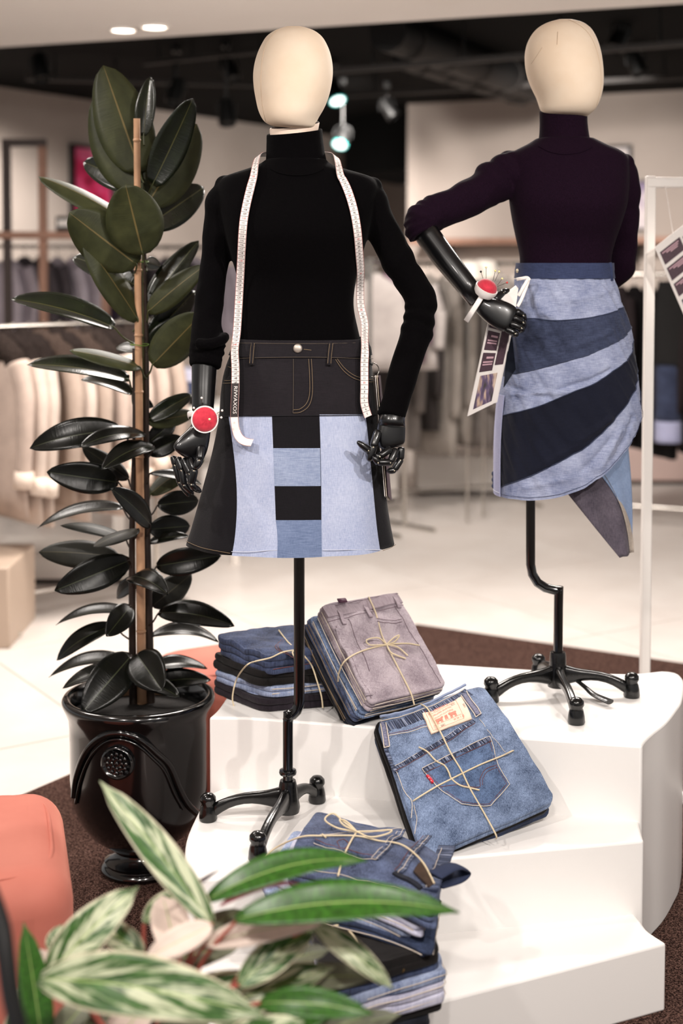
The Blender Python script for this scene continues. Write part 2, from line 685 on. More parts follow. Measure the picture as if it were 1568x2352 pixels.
low_poly = cr([zx(1470, 2114, ZB), zx(1488, 2138, ZB), zx(1530, 2166, ZB)], 8) + [zx(1530 - i * 140, 2166 + i * 36, ZB) for i in range(1, 8)] + \
    [zx(420, 2440, ZB), (-.36, 2.75), (-.355, 2.95), (-.34, 3.15), (.62, 3.2)]
pod = empty('display_podium', (.2, 3.2, .014), 'white lacquered three step display podium with curved sides', 'podium')
for poly, z in ((top_poly, ZT), (mid_poly, ZM), (low_poly, ZB)):
    o = obj('step', *g_prism(ccw([tuple(p) for p in poly]), .012, z), WHITE_GLOSS, pod, True)
    o.data.set_sharp_from_angle(angle=radians(40))
    b = o.modifiers.new('bevel', 'BEVEL')
    b.width = .006
    b.segments = 3
    b.limit_method = 'ANGLE'
    b.angle_limit = radians(50)
# ------------------------------------------------------------------ dressed bodies
def spow(c, e):
    return math.copysign(abs(c) ** e, c)


class Body:
    """horizontal slices (pixel row, left, right, half depth m, depth offset m) around the vertical plane Y"""
    def __init__(s, rows, Y, expo=2.2):
        s.Y, s.e = Y, 2.0 / expo
        tab = []
        for r in rows:
            py, L, R, b = r[:4]
            yo = r[4] if len(r) > 4 else 0.0
            p = at((L + R) / 2, py, Y)
            tab.append((p.z, p.x, (R - L) / 2 / F * Y, b, yo))
        s.tab = sorted(tab)
        s.z0, s.z1 = s.tab[0][0], s.tab[-1][0]

    def pt(s, th, z, off=0.0):
        cx, a, b, yo = lerp_table(s.tab, z)
        a, b = a + off, b + off
        return Vector((cx + a * spow(cos(th), s.e), s.Y + yo - b * spow(sin(th), s.e), z))

    def theta(s, x, z):
        cx, a, b, yo = lerp_table(s.tab, z)
        c = max(-1, min(1, (x - cx) / a))
        return math.acos(spow(c, 1 / s.e))

    def hit(s, px, py, off=0.0):
        """front surface point seen at a pixel: (theta, z, point)"""
        Y = s.Y - .1
        for _ in range(6):
            p = at(px, py, Y)
            z = max(s.z0, min(s.z1, p.z))
            th = s.theta(p.x, z)
            q = s.pt(th, z)
            Y = q.y
        return th, z, s.pt(th, z, off)

    def rings(s, z0, z1, n, m=48, off=0.0, zf=None):
        out = []
        for i in range(n):
            z = z0 + (z1 - z0) * i / (n - 1)
            out.append([s.pt(2 * pi * j / m, z, off) for j in range(m)])
        return out


def panel(name, body, cols, rows, m, parent, off=.002, th=.0015, zmod=None):
    """cols(t, s) -> (theta, z), t across 0..1, s down 0..1; a thin sewn piece of cloth"""
    nu, nv = cols, rows[1]
    fn = rows[0]
    top, bot = [], []
    for i in range(nv + 1):
        for j in range(nu + 1):
            a, z = fn(j / nu, i / nv)
            o = off + (zmod(j / nu, i / nv) if zmod else 0)
            top.append(body.pt(a, z, o))
            bot.append(body.pt(a, z, o - th))
    N = len(top)
    w = nu + 1
    f = []
    for i in range(nv):
        for j in range(nu):
            q = (i * w + j, i * w + j + 1, (i + 1) * w + j + 1, (i + 1) * w + j)
            f.append(q[::-1])
            f.append(tuple(x + N for x in q))
    per = [j for j in range(w)] + [i * w + nu for i in range(1, nv + 1)] + [nv * w + j for j in range(nu - 1, -1, -1)] + [i * w for i in range(nv - 1, 0, -1)]
    for a, b in zip(per, per[1:] + per[:1]):
        f.append((a, b, b + N, a + N))
    return obj(name, top + bot, f, m, parent, True, None, 50)


def seam(body, pts, off=.003, res=None):
    """curve of pixels laid onto the front of a body"""
    res = res or max(8, len(pts) * 6)
    return [body.hit(px, py, off)[2] for px, py in cr(pts, res)]


def remesh(o, vox=.004, sm=6, f=.6):
    r = o.modifiers.new('remesh', 'REMESH')
    r.mode = 'VOXEL'
    r.voxel_size = vox
    r.use_smooth_shade = True
    s = o.modifiers.new('smooth', 'SMOOTH')
    s.iterations = sm
    s.factor = f
    return o


def knit(name, color, hi):
    k = NT(name)
    k.set(Roughness=.9)
    k.b.inputs['Specular IOR Level'].default_value = .05
    k.b.inputs['Sheen Weight'].default_value = .01
    k.b.inputs['Sheen Roughness'].default_value = .5
    v = k.coord('Object', (700, 700, 250))
    nn = k.noise(v, 1, 2)
    k.l(k.ramp(nn, [(.3, lin(color)), (.8, lin(hi))]), k.b.inputs['Base Color'])
    k.bump(nn, .35, .0015)
    return k.m


KNIT_BLACK = knit('black knit', '#020102', '#060506')
KNIT_PURPLE = knit('aubergine knit', '#130812', '#201020')
k = NT('cream linen head')
k.set(Roughness=.75)
k.b.inputs['Specular IOR Level'].default_value = .2
k.l(k.ramp(k.noise(k.coord(), 9, 5), [(.3, lin('#ecd6bd')), (.7, lin('#f3e2cd'))]), k.b.inputs['Base Color'])
k.bump(k.noise(k.coord('Object', (900, 900, 900)), 1, 2), .15, .001)
LINEN = k.m
NECK = mat('pale neck block', '#ecd6c4', .5)
ARM = mat('black satin mannequin arm', '#08080a', .3, 0, .5, coat=.25)
PIN = mat('brass pin', '#e8dcc0', .25, .6)
DENIM_INK = denim('dark ink denim', '#060508', '#120f15', along='z', fade=.3, amount=.6)
DENIM_YOKE = denim('charcoal denim', '#0b090d', '#221d22', along='x', fade=.5, amount=.7)
DENIM_PALE = denim('pale blue denim', '#808db2', '#c6ccdf', along='z', fade=.45, amount=.75, fscale=9)
DENIM_MID = denim('cross woven mid blue denim', '#667596', '#a9b3ca', along='x', fade=.4, amount=.6)
STITCH = mat('ochre stitching', '#75624a', .7)
STITCH_DIM = mat('faded stitching', '#4d4339', .8)


def head(parent, outline, Y, bsc, seams, tilt=0.0):
    tab = []
    for py, L, R, b, yo in outline:
        tab.append((py, L, R, b, yo))
    n = 36
    rings = []
    y0, y1 = tab[0][0], tab[-1][0]
    rows = [y0 + (y1 - y0) * (1 - cos(pi * i / n)) / 2 for i in range(n + 1)]
    for py in rows:
        L, R, b, yo = lerp_table(tab, py)
        p = at((L + R) / 2, py, Y)
        a = (R - L) / 2 / F * Y
        rings.append([Vector((p.x + a * cos(t), Y + yo - b * bsc * sin(t), p.z + tilt * sin(t) * b)) for t in [2 * pi * j / 40 for j in range(40)]])
    o = obj('head', *g_loft(rings), LINEN, parent)
    o.modifiers.new('sub', 'SUBSURF').render_levels = 1
    for s in seams:
        pts = []
        for px, py in cr(s, 24):
            L, R, b, yo = lerp_table(tab, py)
            c = ((px - (L + R) / 2) / ((R - L) / 2))
            c = max(-.999, min(.999, c))
            p = at(px, py, Y)
            b *= bsc
            pts.append(Vector((p.x, Y + yo - b * sqrt(1 - c * c) - .0004, p.z + tilt * sqrt(1 - c * c) * b)))
        tube('seam', pts, .0007, mat('head seam', '#c9b299', .8), o, 5)
    return o


def hand(parent, palm, fingers, thumb=True, mount=None):
    """palm: list of (px, py, Y, half width m, half thickness m, wide direction); fingers: list of [(px,py,Y,r)...]"""
    rings = []
    P = [at(p[0], p[1], p[2]) for p in palm]
    for i, p in enumerate(palm):
        t = (P[min(i + 1, len(P) - 1)] - P[max(i - 1, 0)]).normalized()
        w = Vector(p[5])
        w = (w - t * w.dot(t)).normalized()
        h = t.cross(w)
        rings.append([P[i] + w * (p[3] * spow(cos(a), .8)) + h * (p[4] * spow(sin(a), .8)) for a in [2 * pi * j / 20 for j in range(20)]])
    R2 = []
    for i in range(len(rings) - 1):
        R2.append(rings[i])
    R2.append(rings[-1])
    v, f = g_loft(R2)
    o = obj('hand', v, f, ARM, parent)
    o.modifiers.new('sub', 'SUBSURF').render_levels = 2
    o.modifiers['sub'].levels = 1
    for fg in fingers:
        mb = MB()
        pins = MB()
        pts = [(at(q[0], q[1], q[2]), q[3]) for q in fg]
        for i in range(len(pts) - 1):
            (a, ra), (b, rb) = pts[i], pts[i + 1]
            d = (b - a)
            L = d.length
            d = d.normalized()
            last = i == len(pts) - 2
            seq = [(-.35 * ra, ra * .6), (-.1 * ra, ra * .92), (.4 * ra, ra), (L - .5 * rb, rb), (L - .1 * rb, rb * .85), (L + .12 * rb, rb * .45)]
            if last:
                seq = [(-.35 * ra, ra * .6), (-.1 * ra, ra * .92), (.4 * ra, ra), (L * .6, (ra + rb) / 2), (L - .5 * rb, rb * .8), (L, rb * .35)]
            mb.add(*g_tube([a + d * s for s, _ in seq], [r for _, r in seq], 12))
            if i > 0:
                side = d.cross(Vector((0, 1, 0)))
                pins.add(*g_ball(a + Vector((0, -ra * .95, 0)), .0016, 4))
        fo = mb.build('finger', ARM, o, True, 50)
        if pins.v:
            pins.build('joint_pin', PIN, o)
    return o


def cuffed(path, res, folds):
    """path rows (px,py,Y,rpx) -> tube with ring folds (t0,t1,count,amp)"""
    q = cr(path, res)
    pts, rad = [], []
    for i, (px, py, Y, r) in enumerate(q):
        t = i / (res - 1)
        rr = r / F * Y
        for t0, t1, cnt, amp in folds:
            if t0 <= t <= t1:
                u = (t - t0) / (t1 - t0)
                rr += amp * (abs(sin(pi * cnt * u)) - .45) * min(1, 6 * u)
        pts.append(at(px, py, Y))
        rad.append(rr)
    return pts, rad


def wobble(v, amp, sc, seed=0.0):
    return [p + Vector((noise.noise(p * sc + Vector((seed, 0, 0))), noise.noise(p * sc + Vector((0, seed + 7, 0))), noise.noise(p * sc + Vector((0, 0, seed + 13))))) * amp for p in v]


def iron_leg(parent, c, foot, z, mb_name='leg', knob=True, h0=.055):
    """cast leg from the socket to a ball foot standing on height z"""
    c, foot = Vector(c), Vector(foot)
    d = Vector((foot.x - c.x, foot.y - c.y, 0))
    L = d.length
    d.normalize()
    s = Vector((-d.y, d.x, 0))
    rings = []
    for t, zc, hh, ww in ((0, .052, .034, .014), (.15, .050, .022, .012), (.35, .052, .014, .011), (.55, .052, .012, .0105), (.75, .042, .013, .0105), (.88, .028, .016, .011), (.95, .022, .018, .012)):
        p = Vector((c.x, c.y, z)) + d * (L * t)
        rings.append([p + s * (ww * spow(cos(a), .7)) + Vector((0, 0, zc + hh * spow(sin(a), .7))) for a in [2 * pi * j / 14 for j in range(14)]])
    v, f = g_loft(rings)
    o = obj(mb_name, v, f, BLACK_IRON, parent)
    o.modifiers.new('sub', 'SUBSURF').render_levels = 1
    fp = Vector((foot.x, foot.y, z + .0005))
    v, f = g_lathe(fp, [(.019, 0), (.021, .004), (.0195, .02), (.017, .032), (.0145, .038), (.0185, .045), (.0175, .054), (.011, .061), (.001, .0635)], 18)
    obj('foot', v, f, BLACK_IRON, o, True, None, 60)
    return o


# ================================================================== front mannequin
Y1 = 3.27
M1 = empty('mannequin', (onz(661, 1882, ZM).x, onz(661, 1882, ZM).y, ZM),
           'mannequin in black turtleneck and A line patchwork denim skirt, on the middle step', 'mannequin', 'dressed shop mannequins')
head(M1, [(60, 660, 690, .006, 0), (66, 640, 712, .035, 0), (80, 616, 735, .062, 0), (100, 602, 749, .083, 0), (130, 589, 760, .1, .0), (165, 582, 764, .107, 0), (200, 583, 760, .108, 0),
          (230, 588, 752, .104, 0), (255, 594, 741, .095, -.004), (272, 602, 731, .083, -.008), (284, 612, 726, .068, -.012), (292, 630, 722, .05, -.016), (297, 660, 715, .02, -.018)], Y1, 1.0,
     [[(640, 68), (612, 110), (603, 170), (604, 230), (612, 280)]], -.10)
# neck block
v, f = g_loft([[Vector((at(cx, py, Y1).x + w / F * Y1 * cos(t), Y1 + .006 - w / F * Y1 * sin(t), at(cx, py, Y1).z - .10 * w / F * Y1 * sin(t) + .12 * w / F * Y1 * cos(t))) for t in [2 * pi * j / 32 for j in range(32)]]
               for cx, py, w in ((672, 345, 52), (675, 305, 55), (676, 289, 57), (677, 286, 55), (677, 284, 40))])
obj('neck', v, f, NECK, M1, True, None, 40)
GAP = mat('neck gap shade', '#2a1a14', .8)  # dark ring colour stands in for shade in the gap under the head
tube('neck_gap_shade', [Vector((at(677, 287, Y1).x + .053 * cos(t), Y1 + .0 - .0545 * sin(t), at(677, 287, Y1).z - .0075 * sin(t) + .0065 * cos(t))) for t in [2 * pi * j / 40 for j in range(41)]], .0022, GAP, M1, 6)
# sweater
B1 = Body([(366, 612, 748, .062), (380, 592, 764, .07), (392, 556, 804, .078), (404, 520, 846, .086), (420, 502, 866, .094), (450, 500, 868, .104, -.005), (500, 510, 856, .118, -.012), (540, 519, 845, .122, -.014), (580, 529, 833, .115, -.008),
           (640, 545, 818, .1), (700, 550, 812, .095), (760, 547, 823, .098), (812, 540, 836, .1)], Y1, 2.35)
mb = MB()
zs = [t[0] for t in B1.tab]
mb.add(*g_loft(B1.rings(B1.z0, B1.z1, 60, 56)))
pl, rl = cuffed([(540, 440, 3.27, 36), (520, 462, 3.27, 45), (510, 500, 3.27, 42), (502, 550, 3.265, 37), (493, 600, 3.26, 33), (485, 650, 3.25, 33), (480, 700, 3.235, 33), (474, 745, 3.22, 34), (475, 770, 3.21, 38), (475, 800, 3.20, 38), (472, 825, 3.195, 36), (470, 843, 3.19, 35)],
                90, [(.78, 1.0, 5, .010)])
vv, ff = g_tube(pl, rl, 28)
mb.add(wobble(vv, .005, 22, 3), ff)
# a rolled fold standing off the bunched cuff
fp = [at(452, 788, 3.16), at(480, 790, 3.15), at(508, 782, 3.165), at(516, 772, 3.19)]
mb.add(*g_tube([Vector(p) for p in cr(fp, 14)], .0125, 10))
pr, rr = cuffed([(820, 440, 3.27, 36), (845, 462, 3.27, 44), (862, 500, 3.27, 40), (888, 550, 3.268, 38), (918, 606, 3.26, 38), (948, 655, 3.25, 38), (964, 692, 3.24, 38), (963, 735, 3.225, 36), (950, 780, 3.21, 36), (936, 830, 3.195, 36), (921, 880, 3.18, 34), (908, 925, 3.165, 32), (900, 958, 3.155, 32)],
                90, [(.28, .36, 1, .006), (.5, .66, 3, .006), (.97, 1.0, 1, .003)])
vv, ff = g_tube(pr, rr, 28)
mb.add(wobble(vv, .006, 18, 9), ff)
# puffed sleeve heads
for cx, cy in ((516, 426), (855, 430)):
    mb.add(*g_ball(at(cx, cy, Y1), .024, 8))
sw = remesh(mb.build('sweater', KNIT_BLACK, M1), .004, 5)
# turtleneck
rings = []
for py, cx, w, dz in ((398, 680, 80, 0), (393, 680, 76, 0), (388, 680, 74.5, 0), (370, 680, 69, .03), (340, 677, 66, .06), (316, 676, 64, .09), (306, 676, 64.5, .10), (301, 676, 63, .10), (303, 676, 59, .10), (318, 676, 57, .1), (350, 677, 58, .06)):
    p = at(cx, py, Y1)
    w = w / F * Y1
    rings.append([Vector((p.x + w * cos(t), Y1 + .004 - w * .95 * sin(t), p.z - dz * w * sin(t) * 1.4 + dz * w * cos(t))) for t in [2 * pi * j / 40 for j in range(40)]])
col = obj('turtleneck', *g_loft(rings, False), KNIT_BLACK, sw)
col.modifiers.new('sub', 'SUBSURF').render_levels = 1
cpts = seam(B1, [(622, 388), (645, 398), (680, 403), (716, 399), (740, 389)], .0015, 24)
tube('collar_seam', cpts, .0018, KNIT_BLACK, sw, 6)

# forearms and hands
v, f = g_tube([at(471, 790, 3.2), at(469, 840, 3.195), at(467, 890, 3.18), at(466, 930, 3.17), at(466, 962, 3.162)], [.029, .0285, .0265, .0245, .0235], 20)
obj('forearm', v, f, ARM, M1)
hand(M1, [(466, 955, 3.163, .021, .021, (1, 0, 0)), (464, 972, 3.16, .021, .018, (1, .2, 0)), (458, 995, 3.155, .026, .017, (1, .5, 0)), (446, 1018, 3.145, .036, .018, (1, .5, .2)), (432, 1040, 3.14, .042, .017, (1, .5, .2)), (424, 1051, 3.14, .037, .013, (1, .5, .2))],
     [[(398, 1050, 3.165, .0075), (402, 1068, 3.16, .0072), (412, 1108, 3.155, .0065), (434, 1140, 3.15, .005)],
      [(409, 1053, 3.155, .0085), (417, 1080, 3.145, .008), (423, 1114, 3.14, .0075), (444, 1136, 3.14, .0055)],
      [(422, 1056, 3.145, .009), (436, 1088, 3.13, .0085), (441, 1117, 3.125, .008), (462, 1130, 3.13, .006)],
      [(436, 1056, 3.135, .0095), (446, 1080, 3.12, .009), (440, 1112, 3.12, .008), (452, 1128, 3.125, .006)],
      [(462, 1028, 3.135, .0105), (458, 1056, 3.118, .0095), (448, 1078, 3.112, .0075)]])
v, f = g_tube([at(905, 935, 3.16), at(900, 965, 3.155), at(899, 980, 3.152)], [.027, .029, .031], 20)
obj('forearm', v, f, ARM, M1)
hand(M1, [(900, 958, 3.155, .026, .022, (1, 0, 0)), (899, 975, 3.152, .032, .02, (1, .1, 0)), (897, 1000, 3.147, .033, .018, (1, .2, 0)), (899, 1018, 3.145, .031, .016, (1, .2, 0)), (902, 1030, 3.144, .026, .013, (1, .2, 0))],
     [[(868, 992, 3.135, .0095), (857, 1026, 3.12, .009), (847, 1060, 3.115, .0075)],
      [(858, 1052, 3.122, .0085), (846, 1034, 3.118, .0085), (820, 1014, 3.112, .006)],
      [(895, 1032, 3.13, .0085), (872, 1048, 3.115, .008), (860, 1050, 3.112, .006)],
      [(908, 1034, 3.135, .009), (896, 1062, 3.12, .0085), (868, 1062, 3.11, .0075), (856, 1048, 3.106, .006)],
      [(921, 1030, 3.15, .0085), (919, 1056, 3.145, .0085), (905, 1080, 3.135, .008), (888, 1082, 3.13, .006)]])

# ------------------------------------------------------------------ A line skirt
S1 = Body([(783, 541, 842, .104), (800, 535, 848, .107), (830, 522, 853, .112), (860, 513, 856, .117), (900, 507, 860, .121), (955, 503, 866, .125), (1030, 489, 873, .132), (1100, 471, 882, .141), (1180, 449, 893, .153), (1215, 439, 899, .159), (1250, 428, 906, .166), (1262, 426, 908, .168)], 3.268, 2.3)


def wavez(th):
    return .004 * sin(6 * th + 1.0)


zw = at(690, 784, 3.165).z
zh = at(690, 1279, 3.105).z
rings = []
N = 72
for i in range(40):
    t = i / 39
    rings.append([S1.pt(2 * pi * j / N, zw + (zh - zw) * t, .0035 * t * t * sin(9 * 2 * pi * j / N)) for j in range(N)])
inner = [[p + (Vector((S1.pt(0, p.z).x * 0 + at(690, 900, 3.268).x, 3.268, p.z)) - p).normalized() * .004 for p in r] for r in reversed(rings)]
skirt1 = obj('skirt', *g_loft(rings + inner, False), DENIM_INK, M1)


def flare(a, z):
    t = (z - zw) / (zh - zw)
    return .0035 * t * t * sin(9 * a)


def col_panel(name, xt, xb, ya, yb, xt2, xb2, m, nv=16, nu=10, off=.002, parent=skirt1, hem=0):
    Yf = 3.13

    def fn(t, s):
        py = ya + (yb - ya) * s
        g = (py - 955) / (1279 - 955)
        pa = xt + (xb - xt) * g
        pb = xt2 + (xb2 - xt2) * g
        a, z, _ = S1.hit(pa + (pb - pa) * t, py)
        return a, z
    rows = [[fn(j / nu, i / nv) for j in range(nu + 1)] for i in range(nv + 1)]
    if yb > 1260:   # down to the hem edge of the skirt
        for j in range(nu + 1):
            px = xb + (xb2 - xb) * j / nu
            py = 1276
            for _ in range(6):
                th, z, _p = S1.hit(px, py)
                py = proj(S1.pt(th, zh))[1]
            a0, z0 = rows[0][j]
            for i in range(nv + 1):
                s = i / nv
                pt_a = rows[i][j][0] * (1 - s) + th * s
                rows[i][j] = (pt_a, z0 + (zh - .0008 - z0) * s)
    return panel(name, S1, nu, (lambda t, s: rows[round(s * nv)][round(t * nu)], nv), m, parent, off, .0018,
                 lambda t, s: flare(*rows[round(s * nv)][round(t * nu)]))


# hem line follows the ring: light panels end where the skirt ends
col_panel('denim_panel', 526, 533, 955, 1276, 625, 637, DENIM_PALE, 20, 10)
col_panel('denim_panel', 733, 739, 952, 1276, 838, 874, DENIM_PALE, 20, 10)
col_panel('denim_panel', 625, 637, 954, 1029, 733, 739, DENIM_INK, 8, 10, .0022)
col_panel('denim_panel', 625, 637, 1029, 1116, 733, 739, DENIM_MID, 8, 10, .0026)
col_panel('denim_panel', 625, 637, 1116, 1194, 733, 739, DENIM_INK, 8, 10, .0022)
col_panel('denim_panel', 625, 637, 1194, 1274, 733, 739, denim('slate blue denim', '#4b5b7c', '#8291b1', along='x', fade=.4, amount=.6), 8, 10, .0026)
# charcoal yoke with waistband
rows = [[S1.hit(549 - 20 * (i / 8) + (838 + 16 * (i / 8) - 549 + 20 * (i / 8)) * j / 24, 786 + 168 * i / 8)[:2] for j in range(25)] for i in range(9)]
panel('yoke', S1, 24, (lambda t, s: rows[round(s * 8)][round(t * 24)], 8), DENIM_YOKE, skirt1, .0012, .001)
zb0, zb1 = at(690, 782, 3.165).z, at(690, 822, 3.155).z
wb = panel('waistband', S1, 90, (lambda t, s: (2 * pi * t, zb0 + (zb1 - zb0) * s + .003 * sin(2 * pi * t) * 0), 4), DENIM_YOKE, skirt1, .0042, .003)
for px, py0, py1 in ((588, 784, 838), (757, 782, 838)):
    q = seam(S1, [(px, py0), (px - 3, (py0 + py1) / 2), (px - 5, py1)], .0075, 8)
    v, f = g_tube(q, .0052, 8, True, .35, (0, -1, 0))
    obj('belt_loop', v, f, DENIM_YOKE, skirt1)
    for s_ in (-3.4, 3.4):
        tube('stitching', seam(S1, [(px + s_, py0), (px - 3 + s_, (py0 + py1) / 2), (px - 5 + s_, py1 - 4)], .0098, 8), .0006, STITCH, skirt1, 5)
_, _, bp = S1.hit(684, 800, .006)
lathe('button', bp, [(.001, .0055), (.007, .005), (.0096, .003), (.0102, 0), (.009, -.003), (.001, -.004)], mat('pewter button', '#b5aaa0', .45, .6), skirt1, 24, (0, -1, .05))
ST1 = []
for pts, mm in [([(545, 788), (620, 787), (690, 785), (840, 786)], STITCH_DIM), ([(535, 823), (620, 821), (690, 820), (760, 821), (852, 824)], STITCH_DIM),
                ([(714, 824), (716, 860), (716, 905), (708, 932), (690, 946), (674, 948)], STITCH), ([(708, 824), (710, 860), (710, 903), (703, 926), (688, 939), (674, 941)], STITCH),
                ([(674, 824), (674, 885), (673, 948)], STITCH_DIM),
                ([(768, 825), (785, 850), (808, 868), (835, 876), (856, 877)], STITCH), ([(772, 824), (789, 846), (812, 863), (838, 870), (855, 871)], STITCH),
                ([(528, 842), (540, 845), (552, 843)], STITCH), ([(519, 874), (535, 873), (550, 868)], STITCH), ([(516, 880), (535, 879), (550, 874)], STITCH),
                ([(432, 1243), (470, 1258), (531, 1270)], STITCH), ([(875, 1264), (892, 1258), (905, 1250)], STITCH),
                ([(534, 1266), (580, 1266), (637, 1262)], mat('pale stitching', '#c7cbd8', .7)), ([(740, 1262), (800, 1262), (872, 1262)], MATS['pale stitching']),
                ([(697, 802), (706, 803), (714, 804)], STITCH), ([(504, 956), (600, 955), (690, 954), (866, 953)], mat('ink thread', '#0b0810', .8))]:
    tube('stitching', seam(S1, pts, .0046), .00065 if mm is not MATS['ink thread'] else .0009, mm, skirt1, 5)

# ------------------------------------------------------------------ stand
pb = onz(661, 1882, ZM)
xa, za0 = at(687, 1200, pb.y).x, at(687, 1120, pb.y).z
path = [Vector((xa, pb.y, za0))] + [Vector((at(687, py, pb.y).x, pb.y, at(687, py, pb.y).z)) for py in (1300, 1500, 1585, 1605)]
hook = [at(px, py, pb.y) for px, py in ((686, 1618), (681, 1632), (672, 1641), (664, 1645), (661, 1655))]
tube('pole', path + hook, .0125, BLACK_GLOSS, M1, 18)
tube('lower_pole', [at(662, 1636, pb.y), at(661, 1660, pb.y), at(661, 1800, pb.y)], .0118, BLACK_GLOSS, M1, 18)
lathe('hook_boss', at(663, 1640, pb.y) - Vector((0, .014, 0)), [(.001, -.003), (.006, -.003), (.009, 0), (.009, .02), (.001, .022)], BLACK_IRON, M1, 14, (0, 1, 0))
zr = at(661, 1773, pb.y).z
lathe('collar_ring', (pb.x, pb.y, zr - .006), [(.0125, 0), (.019, .001), (.0205, .006), (.019, .011), (.0125, .012)], BLACK_GLOSS, M1, 24)
zs_ = at(661, 1792, pb.y).z - ZM
lathe('socket', (pb.x, pb.y, ZM), [(.012, .02), (.026, .018), (.028, .03), (.024, .05), (.0205, .08), (.0195, zs_ - .006), (.018, zs_), (.0125, zs_)], BLACK_IRON, M1, 24)
for px, py in ((478, 1884), (728, 1842), (592, 1976)):
    fo = onz(px, py, ZM)
    iron_leg(M1, pb, fo, ZM)
fo = onz(600, 1858, ZM)
fo2 = onz(640, 1866, ZM)
tube('pedal', [fo2 + Vector((0, 0, .035)), fo2.lerp(fo, .5) + Vector((0, .005, .034)), fo + Vector((.006, .01, .026)), fo + Vector((0, -.012, .026)), fo2.lerp(fo, .5) + Vector((0, -.016, .03)), fo2 + Vector((0, -.012, .035))], .0042, BLACK_IRON, M1, 8, 30)
fb = onz(690, 1846, ZM)
# ================================================================== rear mannequin (aubergine sweater)
Y2 = 3.61
pb2 = onz(1280, 1594, ZT)
M2 = empty('mannequin', (pb2.x, pb2.y, ZT), 'mannequin in dark purple turtleneck and wrapped patchwork skirt, hand on hip, on the top step', 'mannequin', 'dressed shop mannequins')
head(M2, [(44, 1285, 1312, .006, 0), (50, 1262, 1333, .035, 0), (62, 1238, 1352, .06, 0), (85, 1218, 1367, .082, 0), (115, 1207, 1377, .1, 0), (145, 1206, 1382, .108, 0), (175, 1211, 1384, .11, 0), (200, 1220, 1383, .106, 0), (222, 1230, 1378, .096, -.004),
          (240, 1236, 1371, .084, -.008), (254, 1240, 1362, .068, -.012), (263, 1250, 1352, .05, -.014), (269, 1275, 1344, .02, -.016)], Y2, 1.0,
     [[(1300, 48), (1340, 80), (1362, 130), (1370, 190), (1362, 245)], [(1270, 80), (1266, 110)], [(1235, 115), (1214, 150)]], -.06)
v, f = g_loft([[Vector((at(cx, py, Y2).x + w / F * Y2 * cos(t), Y2 + .006 - w / F * Y2 * sin(t), at(cx, py, Y2).z - .10 * w / F * Y2 * sin(t) - .08 * w / F * Y2 * cos(t))) for t in [2 * pi * j / 32 for j in range(32)]]
               for cx, py, w in ((1296, 310, 45), (1296, 280, 46), (1295, 264, 48), (1294, 260, 46), (1294, 258, 36))])
obj('neck', v, f, NECK, M2, True, None, 40)
tube('neck_gap_shade', [Vector((at(1294, 263, Y2).x + .050 * cos(t), Y2 + .0 - .0515 * sin(t), at(1294, 263, Y2).z - .007 * sin(t) - .0045 * cos(t))) for t in [2 * pi * j / 40 for j in range(41)]], .0016, GAP, M2, 6)
B2 = Body([(318, 1232, 1362, .06), (332, 1210, 1390, .07), (345, 1184, 1420, .08), (358, 1168, 1438, .088), (378, 1164, 1442, .098), (420, 1166, 1440, .112, -.008), (470, 1170, 1434, .122, -.014), (510, 1177, 1424, .114, -.008), (550, 1186, 1412, .1),
           (590, 1194, 1402, .092), (640, 1192, 1404, .094)], Y2, 2.35)
mb = MB()
mb.add(*g_loft(B2.rings(B2.z0, B2.z1, 50, 56)))
pl, rl = cuffed([(1200, 395, 3.61, 38), (1172, 398, 3.6, 48), (1140, 415, 3.585, 47), (1105, 440, 3.57, 43), (1060, 462, 3.55, 42), (1020, 480, 3.53, 40), (985, 495, 3.515, 38), (966, 506, 3.50, 35), (964, 524, 3.49, 34), (973, 540, 3.485, 33)],
                110, [(.10, .30, 2, .008), (.60, .78, 3, .007), (.82, 1.0, 3, .008)])
vv, ff = g_tube(pl, rl, 28)
mb.add(wobble(vv, .007, 20, 21), ff)
pr, rr = cuffed([(1405, 385, 3.61, 34), (1424, 400, 3.62, 40), (1434, 440, 3.63, 34), (1436, 490, 3.645, 31), (1435, 540, 3.66, 30), (1432, 590, 3.675, 30), (1424, 618, 3.69, 30), (1395, 640, 3.72, 28), (1350, 655, 3.73, 26)],
                80, [(.2, .35, 1, .006)])
vv, ff = g_tube(pr, rr, 26)
mb.add(wobble(vv, .006, 20, 31), ff)
for cx, cy, r in ((1168, 372, .03), (1434, 376, .026)):
    mb.add(*g_ball(at(cx, cy, Y2), r, 8))
sw2 = remesh(mb.build('sweater', KNIT_PURPLE, M2), .004, 5)
rings = []
for py, cx, w, dz in ((352, 1296, 72, 0), (346, 1296, 68, 0), (340, 1296, 64, 0), (322, 1296, 58, .0), (295, 1295, 55, .02), (270, 1294, 54, -.06), (262, 1294, 55, -.08), (258, 1294, 53, -.08), (262, 1294, 49, -.08), (290, 1295, 48, 0)):
    p = at(cx, py, Y2)
    w = w / F * Y2
    rings.append([Vector((p.x + w * cos(t), Y2 + .004 - w * .95 * sin(t), p.z - abs(dz) * w * sin(t) * 1.6 + dz * w * cos(t))) for t in [2 * pi * j / 40 for j in range(40)]])
c2 = obj('turtleneck', *g_loft(rings, False), KNIT_PURPLE, sw2)
c2.modifiers.new('sub', 'SUBSURF').render_levels = 1
cpts = seam(B2, [(1238, 336), (1262, 348), (1296, 354), (1334, 349), (1358, 338)], .0015, 24)
tube('collar_seam', cpts, .0018, KNIT_PURPLE, sw2, 6)
